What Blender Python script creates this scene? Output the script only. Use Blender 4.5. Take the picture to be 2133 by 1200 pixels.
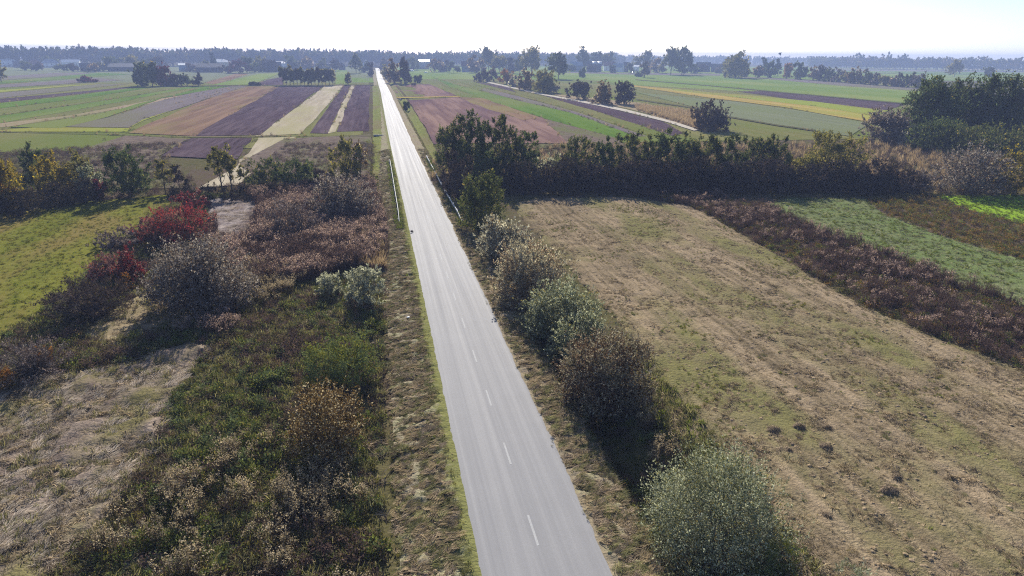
import bpy, math, random
import numpy as np
from mathutils import Vector, Matrix
from mathutils.geometry import delaunay_2d_cdt

scene = bpy.context.scene
for o in list(bpy.data.objects):
    bpy.data.objects.remove(o)
COL = scene.collection
R = math.radians

# ------------------------------------------------------------------ camera, sky, sun, exposure
# metres; +Y runs along the road, the road's centre line is x = 0, its surface z = 0
CAM = np.array([-5.55, 0.0, 19.09])
PITCH, YAW, ROLL = R(18.80), R(11.14), R(0.53)
FPX = 1423.0                                             # focal length for a 2133 px wide frame
fwd = np.array([math.sin(YAW)*math.cos(PITCH), math.cos(YAW)*math.cos(PITCH), -math.sin(PITCH)])
rt0 = np.array([math.cos(YAW), -math.sin(YAW), 0.0])
up0 = np.cross(rt0, fwd)
rgt = rt0*math.cos(ROLL) + up0*math.sin(ROLL)
upv = -rt0*math.sin(ROLL) + up0*math.cos(ROLL)
cd = bpy.data.cameras.new('camera')
cd.sensor_width = 36.0
cd.lens = 36.0*FPX/2133.0
cd.clip_start = 0.5
cd.clip_end = 12000
cam = bpy.data.objects.new('camera', cd)
COL.objects.link(cam)
cam.matrix_world = Matrix(((rgt[0], upv[0], -fwd[0], CAM[0]), (rgt[1], upv[1], -fwd[1], CAM[1]),
                           (rgt[2], upv[2], -fwd[2], CAM[2]), (0, 0, 0, 1)))
scene.camera = cam

SUN_AZ, SUN_EL = R(4.5), R(27)
w = bpy.data.worlds.new('World')
scene.world = w
w.use_nodes = True
wn = w.node_tree.nodes
sky = wn.new('ShaderNodeTexSky')
sky.sky_type = 'NISHITA'
sky.sun_disc = False
sky.sun_elevation = SUN_EL
sky.sun_rotation = SUN_AZ
sky.air_density = 0.7
sky.altitude = 500
sky.dust_density = 0.7
sky.ozone_density = 2.0
wn['Background'].inputs['Strength'].default_value = 0.077
w.node_tree.links.new(sky.outputs[0], wn['Background'].inputs['Color'])
sd = bpy.data.lights.new('sun', 'SUN')
sd.energy = 5.0
sd.angle = R(0.5)
sd.color = (1.0, 0.94, 0.84)
sun = bpy.data.objects.new('sun', sd)
COL.objects.link(sun)
svec = Vector((math.sin(SUN_AZ)*math.cos(SUN_EL), math.cos(SUN_AZ)*math.cos(SUN_EL), math.sin(SUN_EL)))
sun.rotation_euler = svec.to_track_quat('Z', 'Y').to_euler()
scene.view_settings.view_transform = 'Standard'
scene.view_settings.look = 'None'
scene.view_settings.gamma = 1.0
scene.view_settings.use_curve_mapping = False
scene.view_settings.exposure = 0.98
scene.render.engine = 'CYCLES'
scene.cycles.use_denoising = False
scene.cycles.filter_width = 1.15
scene.cycles.max_bounces = 6
scene.cycles.diffuse_bounces = 3
scene.cycles.transmission_bounces = 3
scene.cycles.volume_bounces = 1
scene.cycles.transparent_max_bounces = 4
scene.cycles.sample_clamp_direct = 6.0
scene.cycles.sample_clamp_indirect = 2.0
scene.cycles.use_adaptive_sampling = True
scene.cycles.adaptive_threshold = 0.012

# ------------------------------------------------------------------ helpers
GZ = -0.45                                               # level of the fields, a little below the road
def ray(px, py):
    return fwd*FPX + rgt*(px - 1066.5) + upv*(600.0 - py)
def G(px, py, z=GZ):
    """where the sight line of a photo pixel meets the level of the fields"""
    d = ray(px, py)
    t = (z - CAM[2])/d[2]
    p = CAM + t*d
    return np.array([p[0], p[1]])
def depth(x, y, z=GZ):
    return float(np.dot(np.array([x, y, z]) - CAM, fwd))
def hash2(ix, iy, seed):
    with np.errstate(over='ignore'):
        h = (ix.astype(np.int64)*374761393 + iy.astype(np.int64)*668265263 + int(seed)*1442695041) & 0x7fffffff
        h = ((h ^ (h >> 13))*1274126177) & 0x7fffffff
        h = (h ^ (h >> 16)) & 0xffffff
    return h/float(0xffffff)
def vnoise(x, y, seed=0):
    x = np.asarray(x, float); y = np.asarray(y, float)
    ix = np.floor(x).astype(np.int64); iy = np.floor(y).astype(np.int64)
    fx = x - ix; fy = y - iy
    fx = fx*fx*(3 - 2*fx); fy = fy*fy*(3 - 2*fy)
    a = hash2(ix, iy, seed); b = hash2(ix+1, iy, seed); c = hash2(ix, iy+1, seed); d = hash2(ix+1, iy+1, seed)
    return (a*(1-fx) + b*fx)*(1-fy) + (c*(1-fx) + d*fx)*fy
def fbm(x, y, s, seed=0, o=3):
    v = 0; a = 0.5; t = 0
    for k in range(o):
        v = v + a*vnoise(np.asarray(x)/s*2**k + 17.3*k, np.asarray(y)/s*2**k - 9.1*k, seed + k); t += a; a *= 0.5
    return v/t
def sstep(a, b, x):
    t = np.clip((np.asarray(x, float) - a)/(b - a), 0, 1)
    return t*t*(3 - 2*t)
def road_c(y):
    y = np.asarray(y, float)
    return (0.45*np.exp(-((y-390)/60.0)**2) + 0.10*np.sin(y/37.0) - 0.15*sstep(450, 560, y) + 0.5*sstep(650, 950, y))
def height(x, y):
    """level of the terrain: road bank, the mown verges, the ditch on the right, slightly uneven fields"""
    x = np.asarray(x, float); y = np.asarray(y, float)
    d = x - road_c(y)
    z = np.full(np.broadcast(x, y).shape, GZ)
    l = -0.04 + (GZ + 0.04)*sstep(2.6, 5.6, -d)
    l = l - 0.22*np.exp(-((d + 6.2)/0.7)**2)
    r = -0.05 - 0.15*sstep(2.6, 4.6, d) - 0.85*sstep(4.4, 5.9, d) + 0.62*sstep(6.1, 7.8, d)
    z = np.where(d < 0, l, r)
    far = sstep(2.9, 6.5, np.abs(d))
    n = (fbm(x, y, 6.0, 3) - 0.5)*0.22 + (fbm(x, y, 1.3, 5) - 0.5)*0.14
    return z + n*far*(1 - sstep(105, 150, y))

def build_mesh(name, V, F, mats=(), mat_idx=None, smooth=False):
    V = np.asarray(V, np.float32).reshape(-1, 3)
    me = bpy.data.meshes.new(name)
    F = np.asarray(F, np.int32)
    k = F.shape[1]
    me.vertices.add(len(V)); me.vertices.foreach_set('co', V.ravel())
    me.loops.add(F.size); me.loops.foreach_set('vertex_index', F.ravel())
    me.polygons.add(len(F))
    me.polygons.foreach_set('loop_start', np.arange(0, F.size, k, dtype=np.int32))
    me.polygons.foreach_set('loop_total', np.full(len(F), k, np.int32))
    for m in mats: me.materials.append(m)
    if mat_idx is not None: me.polygons.foreach_set('material_index', np.asarray(mat_idx, np.int32))
    if smooth: me.polygons.foreach_set('use_smooth', np.ones(len(F), bool))
    me.update(calc_edges=True)
    return me
def link(name, me, parent=None, loc=None):
    o = bpy.data.objects.new(name, me)
    COL.objects.link(o)
    if parent is not None: o.parent = parent
    if loc is not None: o.location = loc
    return o
def tag(o, label=None, cat=None, group=None, kind=None):
    if label: o['label'] = label
    if cat: o['category'] = cat
    if group: o['group'] = group
    if kind: o['kind'] = kind
    return o
def empty(name, loc, rz=0.0):
    o = bpy.data.objects.new(name, None)
    COL.objects.link(o)
    o.location = loc; o.rotation_euler = (0, 0, rz); o.empty_display_size = 0.5
    return o
def boxes(B):
    """list of (x0,x1,y0,y1,z0,z1) -> verts, quads"""
    V = []; F = []
    for (a, b, c, d, e, f) in B:
        n = len(V)
        V += [(a,c,e),(b,c,e),(b,d,e),(a,d,e),(a,c,f),(b,c,f),(b,d,f),(a,d,f)]
        F += [(n,n+3,n+2,n+1),(n+4,n+5,n+6,n+7),(n,n+1,n+5,n+4),(n+1,n+2,n+6,n+5),(n+2,n+3,n+7,n+6),(n+3,n,n+4,n+7)]
    return V, F
def tube(pts, rad, sides=5):
    P = np.asarray(pts, float); n = len(P)
    rad = np.broadcast_to(np.asarray(rad, float), (n,))
    T = np.gradient(P, axis=0); T /= np.linalg.norm(T, axis=1, keepdims=True) + 1e-9
    ref = np.where(np.abs(T[:, 2:3]) > 0.9, np.array([[1.0, 0, 0]]), np.array([[0, 0, 1.0]]))
    A = np.cross(T, ref); A /= np.linalg.norm(A, axis=1, keepdims=True) + 1e-9
    B = np.cross(T, A)
    an = np.arange(sides)/sides*2*math.pi
    V = (P[:, None, :] + rad[:, None, None]*(np.cos(an)[None, :, None]*A[:, None, :] + np.sin(an)[None, :, None]*B[:, None, :])).reshape(-1, 3)
    F = []
    for i in range(n-1):
        for k in range(sides):
            F.append((i*sides+k, i*sides+(k+1) % sides, (i+1)*sides+(k+1) % sides, (i+1)*sides+k))
    return V, np.array(F, np.int32)
def merge(parts):
    V = []; F = []; n = 0
    for v, f in parts:
        v = np.asarray(v, float).reshape(-1, 3); f = np.asarray(f, np.int32)
        V.append(v); F.append(f + n); n += len(v)
    return np.concatenate(V), np.concatenate(F)

# ------------------------------------------------------------------ materials
class NT:
    def __init__(s, name):
        s.m = bpy.data.materials.new(name); s.m.use_nodes = True
        s.t = s.m.node_tree; s.n = s.t.nodes; s.p = s.n['Principled BSDF']; s.out = s.n['Material Output']
    def new(s, t, **kw):
        x = s.n.new(t)
        for k, v in kw.items(): setattr(x, k, v)
        return x
    def ln(s, a, b): s.t.links.new(a, b)
    def pos(s): return s.new('ShaderNodeNewGeometry').outputs['Position']
    def mapping(s, vec, scale=(1,1,1), rz=0.0):
        m = s.new('ShaderNodeMapping'); s.ln(vec, m.inputs['Vector'])
        m.inputs['Scale'].default_value = scale; m.inputs['Rotation'].default_value = (0, 0, rz)
        return m.outputs[0]
    def noise(s, vec, scale, detail=3, rough=0.55):
        x = s.new('ShaderNodeTexNoise'); s.ln(vec, x.inputs['Vector'])
        x.inputs['Scale'].default_value = scale; x.inputs['Detail'].default_value = detail; x.inputs['Roughness'].default_value = rough
        return x.outputs['Fac']
    def rng(s, v, a, b, c=0.0, d=1.0):
        x = s.new('ShaderNodeMapRange'); s.ln(v, x.inputs[0])
        for i, q in enumerate((a, b, c, d)): x.inputs[i+1].default_value = q
        return x.outputs[0]
    def math(s, op, a, b):
        x = s.new('ShaderNodeMath', operation=op)
        for i, q in enumerate((a, b)):
            if isinstance(q, (int, float)): x.inputs[i].default_value = q
            else: s.ln(q, x.inputs[i])
        return x.outputs[0]
    def mix(s, f, a, b, mode='MIX'):
        x = s.new('ShaderNodeMix', data_type='RGBA', blend_type=mode)
        if isinstance(f, (int, float)): x.inputs[0].default_value = f
        else: s.ln(f, x.inputs[0])
        for i, q in ((6, a), (7, b)):
            if isinstance(q, tuple): x.inputs[i].default_value = (q[0], q[1], q[2], 1)
            else: s.ln(q, x.inputs[i])
        return x.outputs[2]
    def bump(s, h, strength, dist):
        x = s.new('ShaderNodeBump'); s.ln(h, x.inputs['Height'])
        x.inputs['Strength'].default_value = strength; x.inputs['Distance'].default_value = dist
        s.ln(x.outputs[0], s.p.inputs['Normal'])
    def base(s, c, rough=0.9, spec=0.2):
        if isinstance(c, tuple): s.p.inputs['Base Color'].default_value = (c[0], c[1], c[2], 1)
        else: s.ln(c, s.p.inputs['Base Color'])
        s.p.inputs['Roughness'].default_value = rough
        s.p.inputs['Specular IOR Level'].default_value = spec

def plain(name, c, rough=0.7, spec=0.3, var=0.15, scale=3.0):
    k = NT(name)
    f = k.noise(k.pos(), scale, 3)
    k.base(k.mix(f, tuple(q*(1-var) for q in c), tuple(min(1, q*(1+var)) for q in c)), rough, spec)
    return k.m
def field_mat(name, c1, c2, c3=None, rz=0.0, row=1.2, fine=1.5, patch=14.0, bump=0.5, dist=0.1, rows=1.0, stretch=0.05):
    """soil, stubble or grass of a field: streaks along the rows (turned by rz), clods, patches of a third colour"""
    k = NT(name); p = k.pos()
    a = k.noise(k.mapping(p, (1.0/row, stretch/row, 0.2), rz), 1.0, 3, 0.55)
    a2 = k.noise(k.mapping(p, (0.17/row, 0.008/row, 0.1), rz), 1.0, 4, 0.65)
    b = k.noise(p, fine, 5, 0.65)
    f = k.math('ADD', k.math('MULTIPLY', k.rng(a, 0.41, 0.59), 0.40*rows), k.math('MULTIPLY', k.rng(a2, 0.41, 0.59), 0.34*rows))
    f = k.math('ADD', f, k.math('MULTIPLY', k.rng(b, 0.32, 0.68), max(0.2, 1-0.74*rows)))
    c = k.mix(f, c1, c2)
    if c3:
        q = k.noise(k.mapping(p, (1, 0.3, 1), rz), 1.0/patch, 4, 0.6)
        c = k.mix(k.rng(q, 0.47, 0.62), c, c3)
    k.base(c, 1.0, 0.0)
    h = k.math('ADD', k.math('MULTIPLY', a, 0.6*rows), k.math('MULTIPLY', b, 1.0))
    k.bump(h, bump, dist)
    return k.m
def leaf_mat(name, c1, c2, accent=None, acc_p=0.0, patch=None, patch_s=1.5, trans=0.3, rough=0.42, spec=0.5, clump=0.9, gam=1.6):
    k = NT(name)
    g = k.new('ShaderNodeNewGeometry')
    r = g.outputs['Random Per Island']
    c = k.mix(k.math('POWER', r, gam), c1, c2)
    if patch:
        f = k.noise(g.outputs['Position'], 1.0/patch_s, 3, 0.6)
        c = k.mix(k.rng(f, 0.46, 0.6), c, patch)
    if accent:
        w_ = k.new('ShaderNodeTexWhiteNoise', noise_dimensions='1D'); k.ln(r, w_.inputs['W'])
        f = k.new('ShaderNodeMath', operation='LESS_THAN'); k.ln(w_.outputs['Value'], f.inputs[0]); f.inputs[1].default_value = acc_p
        c = k.mix(f.outputs[0], c, accent)
    f = k.noise(g.outputs['Position'], 1.0/clump, 2, 0.5)
    c = k.mix(1.0, c, k.mix(k.rng(f, 0.35, 0.65), (0.68, 0.68, 0.66), (1.22, 1.2, 1.15)), 'MULTIPLY')
    d = k.new('ShaderNodeBsdfDiffuse'); k.ln(c, d.inputs['Color'])
    t = k.new('ShaderNodeBsdfTranslucent')
    k.ln(k.mix(1.0, c, (1.35, 1.28, 0.98), 'MULTIPLY'), t.inputs['Color'])
    mx = k.new('ShaderNodeMixShader'); mx.inputs[0].default_value = trans
    k.ln(d.outputs[0], mx.inputs[1]); k.ln(t.outputs[0], mx.inputs[2]); k.ln(mx.outputs[0], k.out.inputs['Surface'])
    k.n.remove(k.p)
    return k.m

# ------------------------------------------------------------------ terrain
def axis(a, b, fine, lo, hi, g=1.16):
    v = list(np.arange(a, b + 1e-6, fine))
    s = fine; x = v[-1]
    while x < hi: s *= g; x += s; v.append(x)
    s = fine; x = v[0]; pre = []
    while x > lo: s *= g; x -= s; pre.append(x)
    return np.array(pre[::-1] + v)
def sheet_from_grid(xs, ys, zf):
    X, Y = np.meshgrid(xs, ys)
    Z = zf(X, Y)
    nx, ny = len(xs), len(ys)
    V = np.stack([X, Y, Z], -1).reshape(-1, 3)
    i = np.arange(ny-1)[:, None]*nx + np.arange(nx-1)[None, :]
    F = np.stack([i, i+1, i+nx+1, i+nx], -1).reshape(-1, 4)
    return V, F
M_GROUND = field_mat('rough_ground', (0.055, 0.058, 0.022), (0.13, 0.11, 0.055), (0.10, 0.075, 0.055), fine=1.6, patch=5.0, rows=0.2, bump=0.8, dist=0.15)
xs = np.unique(np.round(np.concatenate([axis(-60, 70, 0.5, -5000, 5000), np.arange(-9, 9.01, 0.25)]), 3))
ys = np.unique(np.round(axis(12, 130, 0.5, -900, 7000, 1.10), 3))
def zground(X, Y):
    d = X - road_c(Y)
    under = np.where((d > -5.3) & (d < 4.7), -0.12, 0.0)
    return height(X, Y) + under - 0.06
V, F = sheet_from_grid(xs, ys, zground)
g = link('ground', build_mesh('ground', V, F, [M_GROUND], smooth=True)); tag(g, kind='structure')

def poly_noise(P, step, amp, seed, close=True):
    """resample a polygon and make its edges wander a little"""
    P = np.asarray(P, float); out = []
    n = len(P)
    for i in range(n):
        a, b = P[i], P[(i+1) % n]
        L = np.linalg.norm(b - a); k = max(1, int(L/step))
        for t in range(k): out.append(a + (b - a)*t/k)
    Q = np.array(out)
    Q[:, 0] += amp*(vnoise(Q[:, 0]/step/2.5, Q[:, 1]/step/2.5, seed) - 0.5)*2
    Q[:, 1] += amp*(vnoise(Q[:, 0]/step/2.5, Q[:, 1]/step/2.5, seed + 7) - 0.5)*2
    return Q
def inside(P, x, y):
    P = np.asarray(P); c = np.zeros(np.shape(x), bool); j = len(P) - 1
    for i in range(len(P)):
        xi, yi = P[i]; xj, yj = P[j]
        if yi != yj:
            c ^= ((yi > y) != (yj > y)) & (x < (xj - xi)*(y - yi)/(yj - yi) + xi)
        j = i
    return c
def zone(name, P, mat, res, dz, step=None, amp=None, seed=1, extra=None):
    """a sheet of ground inside polygon P (metres), on the terrain, lifted dz"""
    step = step or res*1.5; amp = res*0.8 if amp is None else amp
    Q = poly_noise(P, step, amp, seed)
    lo, hi = Q.min(0), Q.max(0)
    gx, gy = np.meshgrid(np.arange(lo[0], hi[0], res), np.arange(lo[1], hi[1], res))
    rs = np.random.RandomState(seed)
    gx = (gx + rs.uniform(-.25, .25, gx.shape)*res).ravel(); gy = (gy + rs.uniform(-.25, .25, gy.shape)*res).ravel()
    k = inside(Q, gx, gy)
    pts = np.concatenate([Q, np.stack([gx[k], gy[k]], -1)])
    n = len(Q)
    vs, _, fs, *_ = delaunay_2d_cdt([Vector(p) for p in pts], [(i, (i+1) % n) for i in range(n)], [], 1, 1e-4)
    v = np.array([(a.x, a.y) for a in vs])
    z = height(v[:, 0], v[:, 1]) + dz
    if extra is not None: z = z + extra(v[:, 0], v[:, 1])
    if res < 1.1: z[:n] = height(v[:n, 0], v[:n, 1]) - 0.09      # the rim dips into the soil around it
    fs = [f if len(f) == 3 else f[:3] for f in fs]
    o = link(name, build_mesh(name, np.column_stack([v, z]), np.array(fs, np.int32), [mat], smooth=True))
    return tag(o, kind='structure')
def GP(*pts): return [G(*p) for p in pts]

# ------------------------------------------------------------------ road, its paint and verges
def asphalt():
    k = NT('worn_asphalt'); p = k.pos()
    s = k.noise(k.mapping(p, (2.2, 0.012, 1)), 1.0, 3, 0.6)            # worn lanes along the road
    s2 = k.noise(k.mapping(p, (7.0, 0.05, 1)), 1.0, 2, 0.5)
    b = k.noise(p, 0.35, 4, 0.6)
    f = k.noise(p, 15.0, 4, 0.8)
    v = k.math('ADD', k.math('MULTIPLY', k.rng(s, 0.3, 0.7), 0.55), k.math('MULTIPLY', k.rng(b, 0.3, 0.7), 0.25))
    v = k.math('ADD', v, k.math('MULTIPLY', k.rng(s2, 0.35, 0.65), 0.2))
    c = k.mix(v, (0.188, 0.187, 0.197), (0.268, 0.265, 0.272))
    c = k.mix(k.math('MULTIPLY', k.rng(f, 0.40, 0.62), 0.6), c, (0.20, 0.198, 0.205))
    k.base(c, 0.85, 0.3)
    k.ln(k.rng(s, 0.3, 0.7, 0.90, 0.80), k.p.inputs['Roughness'])
    k.bump(f, 0.25, 0.01)
    return k.m
def paint():
    k = NT('worn_white_paint'); p = k.pos()
    f = k.noise(p, 14.0, 4, 0.7)
    k.base(k.mix(k.rng(f, 0.35, 0.75), (0.39, 0.39, 0.39), (0.29, 0.29, 0.29)), 0.9, 0.2)
    return k.m
M_ASPH, M_PAINT = asphalt(), paint()
ry = np.concatenate([np.arange(8, 160, 0.25), np.arange(160, 500, 1.5), np.arange(500, 1060, 4.0)])
cols = np.linspace(-1, 1, 9)
Vr = []
for y in ry:
    c = float(road_c(y))
    el = -2.58 + 0.04*(vnoise(y/2.5, 0, 11) - .5) + 0.03*(vnoise(y/0.7, 0, 12) - .5)
    er = 2.60 + 0.18*(vnoise(y/5.0, 3, 13) - .5) + 0.08*(vnoise(y/0.9, 5, 14) - .5)
    for t in cols:
        d = el + (er - el)*(t + 1)/2
        Vr.append((c + d, y, 0.035*(1 - t*t) + (-0.07 if abs(t) == 1 else 0)))
nr = len(cols)
i = np.arange(len(ry)-1)[:, None]*nr + np.arange(nr-1)[None, :]
Fr = np.stack([i, i+1, i+nr+1, i+nr], -1).reshape(-1, 4)
road = link('road', build_mesh('road', Vr, Fr, [M_ASPH], smooth=False)); tag(road, kind='structure')
d0 = 72.5 + 6*16
dash_y = [d0 - 6*k_ for k_ in range(26)]
for k_, yt in enumerate(dash_y):
    if yt - 2 < 10: continue
    q = np.linspace(yt - 2.0, yt, 6)
    Vd = []
    for y in q:
        for dx in (-0.05, 0.0, 0.05): Vd.append((road_c(y) + 0.02 + dx, y, 0.040 - dx*dx*0.5))
    Fd = [(a*3 + b, a*3 + b + 1, a*3 + b + 4, a*3 + b + 3) for a in range(5) for b in range(2)]
    o = link('road_marking', build_mesh('road_marking', Vd, Fd, [M_PAINT]), road)

def verge_mat(name, c1, c2, c3, edge_c, edge_d):
    k = NT(name); p = k.pos()
    a = k.noise(k.mapping(p, (1.6, 3.2, 1), 0.25), 1.0, 5, 0.65)
    b = k.noise(p, 9.0, 4, 0.7)
    f = k.math('ADD', k.math('MULTIPLY', k.rng(a, 0.33, 0.67), 0.6), k.math('MULTIPLY', k.rng(b, 0.3, 0.7), 0.4))
    c = k.mix(f, c1, c2)
    c = k.mix(k.rng(k.noise(p, 0.45, 3, 0.6), 0.45, 0.62), c, c3)
    sx = k.new('ShaderNodeSeparateXYZ'); k.ln(p, sx.inputs[0])
    e = k.math('ABSOLUTE', sx.outputs[0], 0.0)
    e = k.math('ADD', e, k.math('MULTIPLY', k.rng(k.noise(p, 2.0, 3), 0.3, 0.7, -0.5, 0.5), 0.8))
    c = k.mix(k.rng(e, edge_d - 0.25, edge_d + 0.25, 1.0, 0.0), c, edge_c)
    k.base(c, 1.0, 0.0)
    k.bump(k.math('ADD', a, k.math('MULTIPLY', b, 0.4)), 0.9, 0.12)
    return k.m
M_VL = verge_mat('mown_verge_soil', (0.16, 0.13, 0.094), (0.38, 0.325, 0.225), (0.29, 0.275, 0.165), (0.185, 0.185, 0.07), 3.15)
M_VR = verge_mat('mown_bank_soil', (0.155, 0.122, 0.088), (0.36, 0.295, 0.205), (0.28, 0.255, 0.15), (0.26, 0.215, 0.145), 2.9)
def verge(da, db, mat, fine):
    yy = np.concatenate([np.arange(10, 150, fine), np.arange(150, 400, 1.0), np.arange(400, 950, 5.0)])
    dd = np.linspace(da, db, int(abs(db - da)/fine) + 1)
    D, Y = np.meshgrid(dd, yy)
    X = D + road_c(Y)
    near = np.clip(1.4 - Y/150, 0.2, 1)
    lump = (fbm(X*1.0, Y*1.9 + X*0.8, 0.9, 21, 4) - 0.46)*0.46*near
    fade = sstep(2.5, 3.1, np.abs(D))
    Z = height(X, Y) + np.clip(lump*fade, -0.05, 0.3) - 0.02
    n = len(dd); i = np.arange(len(yy)-1)[:, None]*n + np.arange(n-1)[None, :]
    F = np.stack([i, i+1, i+n+1, i+n], -1).reshape(-1, 4)
    if da > db: F = F[:, ::-1]
    o = link('verge', build_mesh('verge', np.stack([X, Y, Z], -1).reshape(-1, 3), F, [mat], smooth=True))
    return tag(o, kind='structure')
verge(-5.6, -2.45, M_VL, 0.16)
verge(2.45, 5.0, M_VR, 0.16)

# ------------------------------------------------------------------ fields and meadows
C_PLOUGH1, C_PLOUGH2 = (0.045, 0.030, 0.038), (0.12, 0.087, 0.098)
M = {}
M['plough'] = field_mat('ploughed_soil', C_PLOUGH1, C_PLOUGH2, (0.07, 0.047, 0.06), row=1.1, fine=1.2, rows=1.2, bump=1.0, dist=0.25)
M['plough_pale'] = field_mat('pale_soil', (0.12, 0.10, 0.105), (0.19, 0.16, 0.155), (0.15, 0.14, 0.095), row=1.4, rows=0.7, patch=40)
M['stubble'] = field_mat('pale_stubble', (0.25, 0.21, 0.15), (0.46, 0.40, 0.30), (0.31, 0.28, 0.16), row=2.2, fine=0.9, rows=0.9, patch=22)
M['redbrown'] = field_mat('reddish_stubble', (0.11, 0.068, 0.05), (0.23, 0.15, 0.10), (0.20, 0.16, 0.07), row=2.6, fine=0.8, rows=1.2, patch=26)
M['pinkish'] = field_mat('pinkish_soil', (0.115, 0.068, 0.066), (0.245, 0.16, 0.13), (0.11, 0.068, 0.08), row=2.2, fine=0.8, rows=1.2, patch=34)
M['green'] = field_mat('green_sward', (0.058, 0.115, 0.018), (0.125, 0.19, 0.034), (0.15, 0.175, 0.05), row=3.0, fine=0.5, rows=0.8, patch=40)
M['green2'] = field_mat('fresh_sward', (0.105, 0.165, 0.03), (0.17, 0.225, 0.05), (0.185, 0.22, 0.06), row=3.5, fine=0.4, rows=0.8, patch=60)
M['lime'] = field_mat('lime_sward', (0.17, 0.21, 0.03), (0.26, 0.29, 0.05), (0.22, 0.21, 0.05), row=3.0, fine=0.5, rows=0.5, patch=40)
M['olive'] = field_mat('olive_sward', (0.10, 0.105, 0.035), (0.19, 0.18, 0.07), (0.12, 0.145, 0.035), row=2.6, fine=0.6, rows=0.8, patch=30)
M['greygreen'] = field_mat('greyish_sward', (0.125, 0.14, 0.085), (0.175, 0.19, 0.11), (0.15, 0.17, 0.08), row=3.2, fine=0.5, rows=1.0, patch=60)
M['yellow'] = field_mat('yellowed_stubble', (0.22, 0.17, 0.045), (0.38, 0.28, 0.085), (0.27, 0.26, 0.055), row=3.5, fine=0.4, rows=1.2, patch=40)
M['tan'] = field_mat('dry_grass_soil', (0.20, 0.15, 0.10), (0.34, 0.27, 0.18), (0.22, 0.19, 0.10), fine=1.0, rows=0.3, patch=12)
M['scrubby'] = field_mat('weedy_soil', (0.10, 0.075, 0.065), (0.19, 0.15, 0.115), (0.13, 0.13, 0.06), fine=0.8, rows=0.1, patch=10, bump=0.9, dist=0.3)
M['pale_path'] = field_mat('pale_track', (0.36, 0.33, 0.28), (0.50, 0.45, 0.38), None, fine=0.8, rows=0.2)
M['ditchgrass'] = field_mat('ditch_sward', (0.12, 0.135, 0.035), (0.24, 0.25, 0.085), (0.18, 0.16, 0.075), fine=0.9, rows=0.3, patch=9, bump=1.0, dist=0.25)
M['hedgeline'] = field_mat('weedy_margin', (0.06, 0.065, 0.03), (0.12, 0.11, 0.06), None, fine=0.5, rows=0.1)
FZ = [0.0]
EDGES = []
def field(name, mat, *pts, res=14.0, amp=1.0, step=8.0, lift=None):
    FZ[0] += 1
    EDGES.append(np.array(GP(*pts)))
    dz = 0.05 + 0.012*(FZ[0] % 12) if lift is None else lift
    return zone(name, GP(*pts), M[mat] if isinstance(mat, str) else mat, res, dz, step=step, amp=amp, seed=int(FZ[0]))
# two wide sheets that everything between the tree line and the village lies on
for (mt_, x0_, x1_, y0_, y1_, lf_) in (('olive', -420, -9.0, 158, 640, 0.02), ('olive', 10.0, 420, 158, 640, 0.02), ('greygreen', -1100, -9.0, 520, 1230, 0.035), ('green2', 10.0, 1300, 600, 1500, 0.035)):
    zone('grassland', [(x0_, y0_), (x1_, y0_), (x1_, y1_), (x0_, y1_)], M[mt_], 25, lf_, step=25, amp=0.0, seed=int(y1_))
# left of the road, from the road outwards
field('ploughed_field', 'plough', (700, 275), (767, 273), (771, 178), (739, 178), amp=0.4)
field('stubble_strip', 'stubble', (683, 279), (701, 275), (739, 178), (731, 178), amp=0.4)
field('ploughed_field', 'plough', (647, 278), (684, 279), (731, 178), (716, 178), amp=0.4)
field('stubble_field', 'stubble', (535, 284), (630, 280), (716, 178), (678, 180), amp=0.5)
field('stubble_field', 'stubble', (420, 392), (500, 340), (538, 288), (613, 286), (586, 312), (545, 350), (500, 385), amp=0.7, res=6, step=4)
field('ploughed_field', 'plough', (402, 284), (540, 282), (674, 180), (580, 180), amp=0.6)
field('ploughed_field', 'plough', (338, 326), (396, 289), (524, 288), (492, 332), (420, 330), amp=0.6, res=6, step=4)
field('stubble_field', 'redbrown', (268, 278), (404, 285), (583, 180), (490, 181), amp=0.7)
field('grass_strip', 'lime', (0, 272), (80, 266), (268, 268), (300, 252), (430, 203), (470, 190), (505, 181), (488, 181), (380, 212), (280, 258), (262, 276), (120, 276), (0, 275), amp=0.5)
field('soil_field', 'plough_pale', (130, 265), (268, 267), (300, 250), (515, 180), (452, 181), (320, 215), (230, 245), amp=0.8)
field('grass_field', 'green', (20, 266), (125, 268), (225, 245), (340, 205), (478, 181), (430, 181), (200, 240), amp=0.6)
field('stubble_strip', 'tan', (-40, 268), (20, 264), (200, 236), (400, 200), (505, 179), (498, 179), (380, 197), (150, 240), (-40, 262), amp=0.5)
field('grass_field', 'green', (-300, 300), (0, 257), (200, 222), (380, 187), (440, 180), (390, 181), (250, 205), (0, 242), (-300, 285), amp=0.6)
field('grass_field', 'olive', (-300, 282), (0, 241), (250, 204), (390, 181), (330, 181), (180, 206), (0, 227), (-300, 262), amp=0.6)
field('grass_field', 'green', (-300, 260), (0, 226), (180, 204), (300, 185), (330, 181), (296, 181), (150, 200), (0, 215), (-300, 244), amp=0.6)
field('ploughed_strip', 'plough', (-300, 244), (0, 214), (150, 198), (290, 181), (270, 181), (140, 194), (0, 206), (-300, 234), amp=0.5)
field('soil_strip', 'plough_pale', (-300, 234), (0, 205), (150, 188), (270, 175), (200, 176), (110, 184), (0, 194), (-300, 222), amp=0.5)
field('grass_strip', 'lime', (-300, 219), (0, 193), (110, 183), (215, 175), (140, 178), (60, 184), (0, 188), (-300, 213), amp=0.6)
field('soil_strip', 'plough_pale', (-300, 208), (0, 183), (110, 177), (260, 167), (200, 163), (110, 170), (0, 177), (-300, 200), amp=0.6)
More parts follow.
